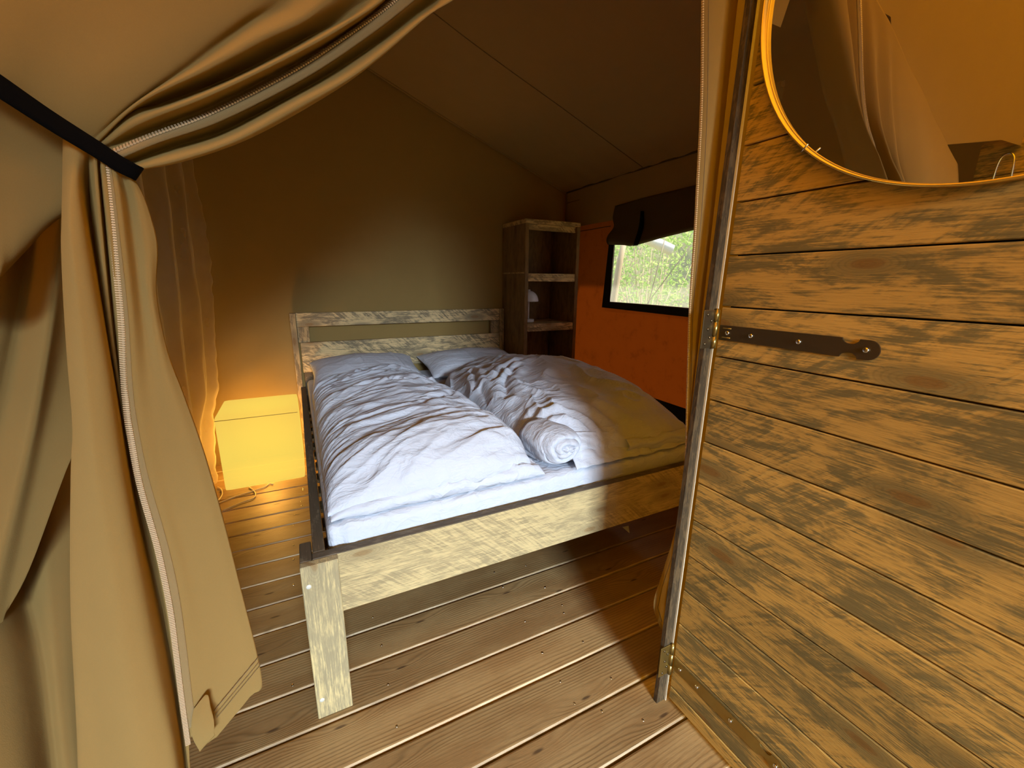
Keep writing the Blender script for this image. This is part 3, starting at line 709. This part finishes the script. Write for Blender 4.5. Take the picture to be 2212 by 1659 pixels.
# rolled foot end: puffy spiral cap with its roll running back into the duvet
CX, CY, CZ, RA, RB = .800, 1.172, .624, .085, .067
RV = []; NT = 144; rr = [0.004]+list(np.linspace(.03, 1., 46))
for r in rr:
    for k in range(NT):
        th = 2*math.pi*k/NT; rw = r*(1+.05*math.sin(3*th+1)+.04*nz(math.cos(th)*2, math.sin(th)*2, 5))
        ph = (r*.085/.030+th/(2*math.pi)+.12*nz(math.cos(th)*1.6+r, math.sin(th)*1.6, 1)) % 1.
        g = math.sin(math.pi*ph)**.6
        y = CY-.020*g*(1-r**6)+.045*r**5-.010*(1-r)+.005*nz(th*2, r*4, 3)
        RV.append((CX+RA*rw*math.cos(th), y, CZ+RB*rw*math.sin(th)))
for q in range(1, 7):
    for k in range(NT):
        th = 2*math.pi*k/NT; w_ = 1+.06*nz(math.cos(th)*2.5, math.sin(th)*2.5, q*.35)+.012*q+.05*math.sin(3*th+1)
        RV.append((CX+RA*w_*math.cos(th), CY+.045+.02*q, CZ+RB*(w_-.012*q*.7)*math.sin(th)))
nr_ = len(rr)+6
dm.add(RV, [(a*NT+k, a*NT+(k+1) % NT, (a+1)*NT+(k+1) % NT, (a+1)*NT+k) for a in range(nr_-1) for k in range(NT)])
# crumpled tail of cover spilling from the roll
TV = []
for i in range(70):
    for j in range(34):
        u, v = i/69, j/33
        x = .83+.36*u; z = .553+(.085*(1-u)**.5+.030)*v; y = 1.135+.07*v**1.5+.016*ridge(fbm(x*13+1, z*22, 3, 2)*1.4, 1.5)*math.sin(math.pi*min(1, v*1.2))+.010*nz(x*25, z*30)
        TV.append((x, y, z))
dm.add(TV, grid_faces(70, 34))
UV = []
for i in range(90):
    for j in range(22):
        u, v = i/89, j/21; x = 1.08+.42*u; z = .552+.06*v+.012*nz(x*8, 1)
        y = 1.140+.012*math.sin(v*math.pi*2+nz(x*9, 3)*2)+.02*v+.012*nz(x*12, z*25, 2)
        UV.append((x, y, z))
dm.add(UV, grid_faces(90, 22))
dr = mobj('duvet', dm.v, dm.f, M_white, smooth=True, label='right white duvet, puffy with a rolled foot end, half in shadow', category='duvet', group='duvets on the bed')
dr.modifiers.new('s', 'SOLIDIFY').thickness = .004
# ------------------------------------------------------------------ glowing cube lamp
cl = empty('cube_lamp', (-.26, 2.94, 0), label='glowing yellow plastic cube lamp on the floor beside the bed', category='lamp')
o = sbox('shade', (-.474, 2.728, .003), (-.052, 3.15, .446), .014, M_cube, None, 14)
bm = bmesh.new(); bm.from_mesh(o.data); bm.free()
o.parent = cl; o.location = (-cl.location.x, -cl.location.y, 0)
bl = lamp('cube_lamp_bulb', 'POINT', 38, (1., .56, .16), (-.26, 2.93, .24), shadow_soft_size=.05); bl.visible_camera = False
lip = MBld(); lip.tube([(-.470, 2.7265, .430), (-.26, 2.7255, .430), (-.056, 2.7265, .430)], .0018, 6); lip.obj('moulding_line', plain('darker_plastic', (.55, .36, .08), .5), cl, True)  # thin darker line below the top edge of the cube front
cb = MBld()
cb.tube(spline([at(x, y, Z=.006) for x, y in ((590, 1046), (582, 1045), (572, 1052), (545, 1061), (510, 1072), (466, 1089))], 40), .0032, 7)
cb.tube(spline([at(x, y, Z=.006) for x, y in ((538, 1052), (548, 1060), (552, 1068), (546, 1077), (520, 1086), (490, 1099), (482, 1102))], 40), .0032, 7)
cb.tube(spline([at(x, y, Z=.006) for x, y in ((470, 1052), (478, 1057), (480, 1067), (474, 1078), (462, 1090))], 30), .0032, 7)
cb.obj('cable', M_cable, cl, True, label='cream cable looping on the floorboards')
# ------------------------------------------------------------------ tall shelf unit
su = empty('shelf_unit', (1.75, 3.0, 0), label='tall narrow wooden shelf unit in the back corner', category='shelf')
x0, x1, y0, y1 = 1.516, 1.990, 2.804, 3.188
board('side_panel', (x0, y0, 0), (x0+.029, y1, 1.606), M_shelfz, su)
board('side_panel', (x1-.029, y0, 0), (x1, y1, 1.606), M_shelfz, su)
board('top_board', (x0-.001, y0-.001, 1.6065), (x1+.001, y1, 1.637), M_shelfx, su)
board('back_panel', (x0+.030, y1-.016, .02), (x1-.030, y1-.004, 1.606), M_shelfz, su)
board('header_strip', (x0+.030, y0+.02, 1.565), (x1-.030, y0+.045, 1.606), M_shelfx, su)
for zt in (1.260, .888, .50, .10):
    board('shelf', (x0+.0295, y0+.006, zt-.029), (x1-.0295, y1-.017, zt), M_shelfx, su)
    board('shelf_front_batten', (x0+.0295, y0+.004, zt-.058), (x1-.0295, y0+.03, zt-.0295), M_shelfx, su)
board('side_batten', (x0-.0005, y0+.01, 1.258), (x0+.0002, y1-.01, 1.268), M_shelfx, su)
# small mushroom lamp
TLX = 1.636
ml = empty('table_lamp', (TLX, 2.96, .888), label='small white dome-shaped table lamp on the middle shelf', category='lamp')
cx, cy, cz = TLX, 2.96, .8885
MBld().lathe([(0, .0), (.043, 0), (.046, .004), (.046, .020), (.043, .024), (0, .024)], (cx, cy, cz), 32).obj('base', M_lampw, ml, True)
MBld().lathe([(.0065, .0245), (.0065, .17)], (cx, cy, cz), 12).obj('stem', M_lampw, ml, True)
dome = [(0, .252), (.012, .252), (.014, .244)]+[(.078*math.sin(a), .162+.082*math.cos(a)) for a in np.linspace(.18, math.pi/2, 14)]+[(.075, .160)]+[(.074*math.sin(a), .160+.078*math.cos(a)) for a in np.linspace(math.pi/2, .1, 10)]
MBld().lathe(dome, (cx, cy, cz), 40).obj('dome_shade', M_lampw, ml, True)
MBld().lathe([(0, -.0), (.0022, 0), (.0022, .002)], (cx+.03, cy-.038, cz+.011), 8, 'Y').obj('switch', M_black, ml, True)
# ------------------------------------------------------------------ sheer liner
def shf(u, v):
    # v: height, u: from the back wall towards the opening
    z = 2.25*(1-v)+.0; y = 3.12-1.55*u
    zz = z
    xe = -.455-.02*math.sin(z*3)-.05*max(0, (.6-z)/.6)**1.2
    y -= .20*max(0, (.9-z)/.9)*(1-u)
    x = xe-.10*u+.018*math.sin(u*34+1.5*nz(u*4, z*1.2))+.010*nz(u*9, z*5, 2)
    x -= .035*max(0, min(1, (.55-z)/.15))
    x += .004*math.sin(z*60)*(1-u)**12 + .006*nz(z*20, 1)*(1-u)**8
    return (x, y, max(z+.012, .012))
R = np.array([[shf(i/89, j/79) for j in range(80)] for i in range(90)])
sheet('sheer_liner', R, M_sheer, None, 0, label='translucent sheer inner liner hanging left of the glowing lamp', category='curtain')
# ------------------------------------------------------------------ foreground canvas curtain
G = .760
cur = empty('canvas_curtain', (-.25, .78, 0), label='tan canvas door curtain gathered by a black strap at the left', category='curtain')
up = [
 [(-500, -60, .735), (-520, -160, .74), (-540, -300, .745), (-550, -560, .76)],
 [(-60, 170, .735), (-40, 20, .73), (0, -200, .74), (60, -560, .76)],
 [(60, 240, .750), (110, 100, .735), (200, -80, .735), (330, -560, .76)],
 [(140, 290, .758), (230, 170, .735), (380, 10, .735), (520, -250, .74), (640, -560, .76)],
 [(180, 300, .760), (275, 215, .742), (420, 100, .742), (570, -20, .745), (700, -200, .745), (800, -560, .76)],
 [(195, 305, .762), (290, 222, .748), (430, 130, .752), (540, 50, .758), (625, 0, .758), (760, -150, .75), (860, -560, .76)],   # shallow crease
 [(205, 308, .762), (300, 222, .738), (440, 150, .728), (560, 85, .730), (680, 20, .735), (800, -120, .74), (930, -560, .76)],   # ridge
 [(212, 310, .765), (285, 240, .760), (350, 221, .782), (500, 165, .790), (650, 90, .785), (750, 30, .770), (860, -90, .76), (1000, -560, .76)],  # deep valley
 [(222, 312, .762), (300, 262, .740), (440, 205, .722), (600, 132, .720), (740, 55, .725), (845, -20, .735), (950, -160, .745), (1080, -560, .76)], # ridge
 [(232, 322, .765), (310, 284, .768), (450, 228, .772), (600, 155, .776), (720, 88, .776), (830, 5, .772), (960, -130, .765), (1130, -560, .76)],   # valley above zip
 [(246, 332, .752), (330, 296, .750), (450, 250, .750), (600, 178, .752), (715, 108, .754), (860, 2, .756), (990, -130, .758), (1170, -560, .76)],   # zip line
 [(256, 342, .748), (345, 305, .748), (470, 262, .748), (620, 190, .750), (740, 118, .752), (880, 15, .755), (1010, -110, .757), (1190, -540, .76)],
 [(272, 352, .768), (360, 320, .778), (480, 282, .785), (620, 212, .790), (750, 138, .790), (890, 40, .785), (1030, -90, .775), (1220, -500, .765)],   # valley
 [(288, 362, .748), (380, 338, .735), (500, 298, .728), (640, 222, .726), (770, 150, .730), (905, 45, .738), (1050, -70, .745), (1260, -430, .755)],   # roll
 [(299, 366, .752), (400, 345, .745), (540, 296, .742), (690, 215, .742), (810, 133, .745), (962, 0, .750), (1080, -100, .755), (1300, -380, .76)],
 [(296, 362, .790), (400, 335, .80), (540, 285, .80), (690, 200, .80), (810, 118, .80), (962, -18, .80), (1090, -120, .80), (1310, -400, .80)],
]
RU = loft([px(c, 1.6) for c in up], 110, 7, .006, 2.)
sheet('upper_drape', RU, M_can, cur)
lo = [
 [(250, 300, .800), (230, 520, .83), (230, 800, .85), (260, 1200, .87), (300, 1659, .89), (330, 1900, .9)],
 [(160, 295, .790), (150, 480, .800), (165, 760, .810), (185, 1000, .82), (200, 1311, .83), (210, 1659, .84), (215, 1900, .85)],
 [(138, 292, .770), (136, 470, .755), (136, 552, .748), (146, 764, .745), (158, 924, .745), (155, 1030, .748), (154, 1311, .748), (164, 1538, .75), (170, 1700, .75), (175, 1900, .75)],
 [(150, 300, .752), (145, 470, .722), (150, 600, .712), (162, 780, .708), (178, 950, .708), (190, 1160, .715), (200, 1350, .722), (215, 1600, .728), (225, 1900, .735)],
 [(168, 305, .748), (158, 470, .712), (172, 600, .700), (192, 780, .696), (212, 960, .696), (240, 1160, .70), (270, 1400, .70), (305, 1659, .70), (330, 1900, .70)],
 [(182, 312, .750), (176, 400, .738), (186, 500, .722), (206, 620, .715), (232, 780, .712), (256, 960, .714), (292, 1190, .716), (330, 1420, .712), (372, 1640, .708), (400, 1900, .70)],
 [(192, 316, .754), (192, 400, .762), (200, 500, .765), (218, 620, .762), (242, 780, .760), (264, 900, .760), (300, 1120, .762), (340, 1300, .762), (370, 1450, .760), (396, 1640, .752), (420, 1900, .74)],
 [(200, 320, .752), (203, 400, .752), (212, 520, .752), (228, 680, .752), (246, 800, .752), (264, 900, .760), (290, 1050, .768), (330, 1210, .768), (355, 1330, .768), (385, 1520, .762), (402, 1640, .755), (425, 1900, .74)],
 [(206, 326, .738), (211, 400, .735), (222, 520, .735), (238, 680, .738), (256, 820, .742), (272, 920, .752), (296, 1040, .765), (334, 1200, .768), (360, 1330, .768), (386, 1510, .762), (404, 1635, .756), (428, 1900, .75)],
 [(213, 332, .756), (219, 400, .758), (231, 520, .758), (246, 680, .756), (262, 820, .756), (272, 905, .758), (294, 1030, .764), (335, 1197, .764), (361, 1330, .764), (386, 1505, .76), (405, 1625, .756), (430, 1900, .75)],
 [(221, 340, .738), (227, 400, .735), (240, 520, .733), (256, 680, .735), (266, 820, .738), (274, 905, .742), (296, 1030, .748), (337, 1197, .750), (363, 1330, .750), (388, 1505, .75), (406, 1622, .75), (432, 1900, .75)],
 [(231, 350, .742), (238, 400, .738), (250, 520, .735), (266, 680, .735), (273, 820, .737), (280, 905, .740), (302, 1030, .744), (344, 1197, .746), (370, 1330, .746), (392, 1500, .746), (408, 1615, .746)],
 [(246, 362, .738), (256, 420, .733), (268, 520, .732), (285, 680, .734), (294, 820, .738), (305, 905, .742), (332, 1030, .746), (372, 1180, .75), (398, 1300, .752), (420, 1450, .752), (432, 1560, .752), (436, 1610, .752)],
 [(262, 372, .750), (276, 430, .752), (292, 540, .752), (308, 680, .752), (325, 820, .752), (345, 930, .754), (378, 1080, .758), (420, 1240, .764), (455, 1380, .768), (478, 1470, .770), (470, 1530, .768), (444, 1608, .762)],
 [(276, 378, .742), (298, 430, .744), (318, 540, .746), (325, 640, .748), (350, 780, .752), (385, 900, .758), (430, 1050, .766), (475, 1220, .776), (516, 1380, .784), (530, 1450, .788), (512, 1520, .784), (456, 1600, .770)],
 [(288, 384, .750), (312, 430, .752), (334, 500, .756), (340, 546, .758), (338, 640, .760), (362, 760, .764), (400, 860, .772), (450, 1005, .780), (508, 1225, .792), (565, 1465, .802), (540, 1505, .796), (468, 1592, .775)],
]
RL = loft([px(c, 1.5) for c in lo], 130, 7, .004, 5.)
sheet('lower_drape', RL, M_can, cur)
# folded loop of hem at the tip
tab = loft([px([(420, 1530, .742), (446, 1500, .744), (452, 1524, .746)]), px([(414, 1560, .735), (438, 1545, .735), (462, 1560, .738)]), px([(416, 1590, .738), (438, 1585, .735), (462, 1580, .740)]), px([(432, 1622, .746), (440, 1612, .745), (464, 1586, .748)])], 20, 6)
sheet('hem_loop', tab, M_can, cur, .003)
# zips: teeth and tape along the drapes' own surfaces
def along(R, row, off, j0=0, j1=None):
    C = R[row]; nrm = []
    for j in range(len(C)):
        t = C[min(j+1, len(C)-1)]-C[max(j-1, 0)]; s = R[min(row+1, len(R)-1), j]-R[row-1, j]
        n = np.cross(t, s); n /= np.linalg.norm(n)+1e-9
        if n[1] > 0: n = -n
        nrm.append(n)
    return C+np.array(nrm)*off, np.array(nrm)
def zipper(R, row, parent, n, r=.0016, w=.0045, tape_rows=None):
    C, nr = along(R, row, .0022); P = spline(C[::2], n); b = MBld()
    NR = np.array([np.interp(np.linspace(0, 1, n), np.linspace(0, 1, len(C)), nr[:, k]) for k in range(3)]).T
    for i in range(0, n-1):
        d = P[min(i+1, n-1)]-P[i]; L = np.linalg.norm(d); d = d/L; m = NR[i]/np.linalg.norm(NR[i]); s = np.cross(d, m); s /= np.linalg.norm(s)
        h = L*.30; V = []
        for a in (-1, 1):
            for q in (-1, 1):
                for z in (0, 1): V.append(P[i]+d*a*h+s*q*w/2+m*z*.0022)
        b.add(V, [(0, 1, 3, 2), (4, 6, 7, 5), (0, 4, 5, 1), (2, 3, 7, 6), (1, 5, 7, 3)])
    b.tube(P-NR*.0006, .0012, 5)
    return b.obj('zipper', M_zip, parent, kind='stuff')
def tape(R, r0, r1, parent, off=.0014, j0=0, j1=None):
    T = []
    for row in np.linspace(r0, r1, 6):
        a = int(row); f = row-a; C, _ = along(R, a, off); D, _ = along(R, min(a+1, len(R)-2), off); T.append((C*(1-f)+D*f)[j0:j1])
    return sheet('zipper_tape', np.array(T), M_tape, parent, .0008)
zipper(RU, 10*7, cur, 230, w=.0085); tape(RU, 70.5, 76.5, cur)
zipper(RL, 11*7, cur, 300, w=.0072); tape(RL, 77.5, 82., cur, j1=127)
# stitch lines near the lower hem, laid on the drape's surface
flat_ = RL.reshape(-1, 3); dirs_ = flat_-np.array([0, 0, H]); q_ = dirs_ @ MB.T
ux, uy = 1106+F*q_[:, 0]/q_[:, 2], 829.5-F*q_[:, 1]/q_[:, 2]
hs_ = MBld()
for k_, (dx_, dy_) in enumerate(((0, 0), (3, 9), (6, 15))):
    P_ = []
    for t_ in np.linspace(0, 1, 24):
        x_, y_ = 558+dx_-96*t_, 1420+dy_+116*t_
        n_ = np.argsort((ux-x_)**2+(uy-y_)**2)[:4]; Y_ = flat_[n_, 1].min()
        P_.append(at(x_, y_, Y=Y_-.0022))
    hs_.tube(P_, .0008 if k_ == 0 else .0005, 5)
hs_.obj('hem_stitching', M_thread, cur, True)
def rowline(R, i, j0, j1, off=.0016):
    C, _ = along(R, i, off); return C[j0:j1]
# black strap
st = loft([px([(-220, 15, .68), (-60, 122, .700), (0, 161, .705), (110, 238, .712), (215, 306, .718), (262, 337, .722), (300, 358, .728), (309, 362, .745), (306, 356, .80)]),
           px([(-220, 75, .675), (-60, 176, .695), (0, 213, .700), (110, 283, .708), (205, 340, .714), (248, 368, .720), (284, 386, .728), (291, 388, .745), (290, 384, .80)])], 60, 4)
sheet('gather_strap', st, M_black, None, .003, label='black webbing strap holding back the tan canvas curtain', category='strap')
# canvas wall pieces behind the strap, left edge
lw_ = empty('canvas_side_panel', (-.4, .85, 0), label='slack tan canvas panel behind the strap at the left edge', category='curtain')
c1 = [[(-470, -60, .74), (-60, 150, .765), (20, 205, .775), (100, 258, .785), (160, 300, .80)],
      [(-470, 120, .75), (-60, 270, .78), (20, 300, .795), (90, 318, .805), (170, 330, .81)],
      [(-470, 330, .755), (-60, 430, .77), (20, 420, .785), (90, 385, .80), (170, 370, .81)],
      [(-470, 560, .76), (-60, 600, .765), (20, 535, .78), (80, 475, .795), (170, 415, .815)],
      [(-470, 650, .77), (-60, 662, .785), (2, 597, .80), (60, 535, .81), (105, 487, .82), (170, 440, .83)],
      [(-470, 600, .84), (-60, 632, .85), (2, 575, .86), (60, 520, .86), (105, 475, .86), (170, 430, .87)]]
sheet('slack_fold', loft([px(c) for c in c1], 50, 7, .004, 7.), M_can, lw_)
c2 = [[(-240, 400, 1.020), (-240, 900, 1.020), (-260, 1500, 1.020)],
      [(20, 400, 0.980), (-40, 760, 0.970), (-120, 1100, 0.970), (-200, 1500, 0.980)],
      [(75, 400, 1.000), (60, 560, 1.010), (20, 800, 1.000), (-40, 1060, 0.990), (-130, 1420, 0.990)],
      [(96, 400, 0.985), (88, 560, 0.985), (52, 800, 0.975), (-5, 1060, 0.970), (-90, 1400, 0.970)],
      [(130, 400, 0.950), (120, 560, 0.935), (90, 800, 0.920), (35, 1060, 0.920), (-50, 1380, 0.925)],
      [(160, 400, 0.975), (150, 560, 0.970), (128, 760, 0.965), (90, 1000, 0.955), (2, 1345, 0.950)],
      [(200, 400, 1.020), (195, 600, 1.030), (190, 800, 1.020), (178, 950, 0.990), (150, 1000, 0.965), (60, 1235, 0.960), (-5, 1352, 0.955)]]
sheet('inner_fold', loft([px(c) for c in c2], 70, 7, .004, 9.), M_can, lw_)
c3 = [[(-260, 700, 1.25), (-250, 1100, 1.0), (-240, 1500, .84), (-240, 2000, .72)],
      [(-60, 700, 1.27), (-30, 1200, 1.03), (10, 1500, .90), (60, 2000, .74)],
      [(30, 700, 1.30), (50, 1200, 1.10), (95, 1450, .98), (150, 2000, .80)],
      [(120, 700, 1.30), (110, 1100, 1.08), (130, 1400, .96), (185, 2000, .77)],
      [(240, 700, 1.33), (230, 1100, 1.15), (240, 1500, 1.0), (270, 2000, .82)]]
sheet('back_fold', loft([px(c) for c in c3], 60, 7, .004, 12.), M_can, lw_)
# header of the divider above the drape (out of frame) and its left return
hd = [[at(-250, -560, Y=.76)*[1, 1, 1], (-2.12, .76, RZ(2.12))], ]
zt = float(at(330, -560, Y=.76)[2])
mobj('wall_divider_header', [(-2.12, .765, 1.90), (-.72, .765, 1.805), (-.27, .765, 1.71), (.10, .765, 1.76), (.22, .765, 1.95), (.64, .765, 1.94), (.68, .765, 1.80), (.9, .765, 1.79), (.9, .765, RZ(.9)-.01), (0, .765, 2.72), (-2.12, .765, EZ)],
     [(0, 1, 2, 3, 4, 5, 6, 7, 8, 9, 10)], M_can, kind='structure')
# ------------------------------------------------------------------ post, door and its canvas
LEAN = .018
lean = Matrix.Shear('YZ', 4, (0., 0.)) if False else Matrix(((1, 0, LEAN, 0), (0, 1, 0, 0), (0, 0, 1, 0), (0, 0, 0, 1)))
def LB(lo, hi, c=.002): return MBld().box(lo, hi, c, lean)
pv = []
for z in (-.001, 2.3):
    for y in (.682, .695):
        pv += [(.830+.024*z, y, z), (.8600+.018*z, y, z)]
post = MBld().add(pv, [(0, 1, 3, 2), (4, 6, 7, 5), (0, 4, 5, 1), (2, 3, 7, 6), (0, 2, 6, 4), (1, 5, 7, 3)]).obj('trim_2', M_postw, None, kind='structure')
ft = empty('zip_flap', (.8, .73, 0), label='narrow tan canvas flap with a zip hanging left of the door post', category='curtain')
le = [(1517, -420), (1515, 0), (1513, 200), (1503, 420), (1490, 640), (1484, 800), (1482, 900), (1478, 1000), (1462, 1130), (1430, 1240), (1412, 1308), (1428, 1362)]
rows = [px([(x, y, .742) for x, y in le]), px([(x+9+6*(y < 600), y, .738) for x, y in le]), px([(x+22+14*(y < 500), y, .742) for x, y in le]), px([(x+48+25*(y < 500), y, .752) for x, y in le]), px([(x+85+20*(y < 500), y, .758) for x, y in le])]
RF = loft(rows, 90, 6, .002, 3.)
sheet('flap_canvas', RF, M_can, ft)
C, nr = along(RF, 1, .001); zb_ = MBld()
P = spline(C[::3], 420)
for i in range(0, 300): 
    p = P[i]; zb_.box(p+np.array([-.0022, -.003, -.0016]), p+np.array([.0012, .001, .0016]), .0003)
zb_.obj('zipper', M_zip, ft, kind='stuff')
sl = MBld(); sl.tube(along(RF, 6, .0012)[0][::3], .0009, 5); sl.obj('stitch_line', M_thread, ft, True)
def onp(x, y, X0=.861, L=LEAN):
    d = ray(x, y); t = (X0+L*H)/(d[0]-L*d[2]); return np.array([0, 0, H])+t*d
door = empty('door_1', (.861, .3, 0), kind='structure')
jz = [1.689697, 1.584144, 1.47591, 1.367354, 1.258997, 1.148942, 1.035057, .929611, .823048, .710938, .606386, .499677, .392647]
jpx = [(1611, 71), (1595, 200), (1578.5, 325), (1566, 442.5), (1551, 554), (1538.5, 661), (1521, 765), (1511, 857), (1502, 946), (1492, 1035), (1481, 1113), (1472, 1190), (1461, 1262)]
zs = [float(onp(*q)[2]) for q in jpx]
zs = [zs[0]+.108*k for k in (3, 2, 1)]+zs+[zs[-1]-.1075*k for k in (1, 2, 3)]+[.02]
DY0, DY1 = -.16, .672
for i in range(len(zs)-1):
    hi_, lo_ = zs[i], zs[i+1]
    dx = rnd(-.0008, .0008)
    if i in (1, 2): pass
    LB((.861+dx, DY0, lo_+.0016), (.883+dx, DY1-.004+rnd(-.001, .001), hi_-.0016), .0016).obj('door_plank', M_doorw, door)
LB((.8832, DY0+.01, .04), (.8845, DY1-.01, 2.0), .0003).obj('joint_light_block', M_skirt, door)  # added black sheet, stops light showing through the plank joints
board2 = LB((.885, DY0+.05, .1), (.905, DY0+.15, 2.0)); board2.obj('door_batten', M_postw, door)
LB((.885, DY1-.12, .1), (.905, DY1-.02, 2.0)).obj('door_batten', M_postw, door)
# pale sealing strip along the post edge
LB((.8608, .677, -.001), (.8632, .684, 2.3), .0004).obj('pale_edge_strip', plain('pale_raw_edge', (.80, .70, .48), .6), post)
# strap hinges
def hinge(zc, zk0, zk1, label):
    hx = .861+LEAN*zc
    h = empty('hinge', (0, 0, 0), door)
    n = 40; out_ = []
    ys0, ye = .664, .352; hw = .0175
    top = [(ys0, hw-.001)]; nn = .398
    prof = [(ys0, hw*.95), (nn+.014, hw)]+[(nn+.014*math.cos(a), hw-.010*math.sin(a)) for a in np.linspace(0, math.pi, 9)]+[(nn-.016, hw)]
    endc = ye+hw*1.0
    prof += [(endc-hw*math.sin(a), hw*math.cos(a)) for a in np.linspace(0, math.pi/2, 8)]
    full = prof+[(y, -z) for y, z in prof[::-1]]
    V = []; 
    for xx in (hx-.0030, hx-.0003):
        for (y, z) in full: V.append((xx+LEAN*z, y, zc+z))
    m = len(full); fs = [tuple(range(m)), tuple(range(2*m-1, m-1, -1))]+[(i, (i+1) % m, m+(i+1) % m, m+i) for i in range(m)]
    sp_ = mobj('hinge_strap', V, fs, M_dbrass if zc > .6 else M_brass, door, label=label)
    for y in (.642, .585, .485, .372):
        b = MBld().lathe([(0, -.0040), (.0028, -.0040), (.0048, -.0030), (.005, .0)], (hx-.003, y, zc), 12, 'X').obj('screw', M_steel, sp_, True)
    if zc > .6:
        for dz in (.010, -.011):
            MBld().tube([(hx-.0034, .655, zc+dz), (hx-.0034, .634, zc+dz)], .0016, 6).obj('pressed_rib', M_brass, sp_, True)
    px0 = .819+LEAN*zc
    pl_ = MBld().box((px0, .6785, zk0), (.8555+LEAN*zc, .6815, zk1), .001).obj('hinge_plate', M_dbrass if zc > .6 else M_brass, sp_)
    for (fx, fz) in ((.35, .12), (.75, .28), (.5, .5), (.75, .72), (.35, .88)):
        p = (px0+.036*fx, .6785, zk0+(zk1-zk0)*fz)
        MBld().lathe([(0, -.002), (.003, -.0018), (.0042, .0)], p, 10, 'Y').obj('screw', M_dbrass, sp_, True)
    kx = .8615+LEAN*zc-.003
    kn = MBld(); L = zk1-zk0
    for a, b in ((0, .30), (.32, .68), (.70, 1)):
        kn.tube([(kx, .676, zk0+L*a), (kx, .676, zk0+L*b)], .0062, 14)
    kn.tube([(kx, .676, zk0-.001), (kx, .676, zk1+.003)], .0038, 10)
    kn.obj('hinge_knuckle', M_brass, sp_, True)
    bpy.data.objects.remove(h)
z1 = float(onp(1700, 735)[2])
hinge(float((onp(1545.6, 699)[2]+onp(1539, 731.6)[2])/2), 1.050, 1.140, 'upper strap hinge')
hinge(.147, .100, .200, 'lower strap hinge')
# round mirror on the door
RP = [onp(x, y, .842) for x, y in ((1641, 80), (1650.6, 170), (1677, 239), (1727.5, 313), (1772.6, 350), (1878.7, 395), (1984.7, 405.7), (2090.8, 400.4), (2210, 379))]
A = np.array([[p[1], p[2], 1] for p in RP]); bb = np.array([p[1]**2+p[2]**2 for p in RP]); sol = np.linalg.lstsq(A, bb, rcond=None)[0]
mc = sol[:2]/2; mr = math.sqrt(sol[2]+mc@mc)
MXc = .861+LEAN*mc[1]
mir = empty('mirror', (MXc, mc[0], mc[1]), label='round wall mirror with a thin brass rim on the plank door', category='mirror')
def lx(prof, n=128):
    b = MBld().lathe(prof, (.861, mc[0], mc[1]), n, 'X'); b.v = [(x+LEAN*z, y, z) for x, y, z in b.v]; return b
lx([(mr, -.001), (mr, -.021), (mr-.0035, -.0215), (mr-.0038, -.008), (mr-.0038, -.002)]).obj('rim', M_gold, mir, True)
lx([(0, -.0066), (mr-.006, -.0066), (mr-.0042, -.006)]).obj('glass', M_mirror, mir, False)
lx([(0, -.0008), (mr-.004, -.0008)]).obj('backing', M_black, mir)
# little metal peg clasping the rim
pg = onp(1742, 322, .835); 
MBld().tube([onp(1731, 329, .838), onp(1745, 311, .834)], .0016, 8).obj('rim_peg', M_steel, mir, True)
# ------------------------------------------------------------------ plank partition with hook (seen in the mirror)
pt = empty('plank_partition', (-.93, .2, 0), label='wooden plank partition with hook reflected in the mirror', category='partition')
for i in range(13):
    z0_ = .02+i*.1415; board('partition_plank', (-.945, -.55, z0_), (-.92, .885, z0_+.139), M_doorw, pt)
hk = MBld()
hk.tube(spline([(-.915, .815, 1.60), (-.89, .812, 1.70), (-.885, .805, 1.77), (-.885, .785, 1.79), (-.885, .765, 1.77), (-.89, .760, 1.70), (-.915, .757, 1.60)], 40), .0035, 8)
hk.tube(spline([(-.915, .815, 1.60), (-.90, .822, 1.585), (-.88, .825, 1.60), (-.875, .825, 1.64)], 16), .003, 8)
hk.tube(spline([(-.915, .757, 1.60), (-.90, .77, 1.585), (-.88, .775, 1.60), (-.875, .775, 1.64)], 16), .003, 8)
hk.obj('coat_hook', M_steel, None, True, label='bent chrome wire coat hook reflected at the mirror bottom', category='hook')
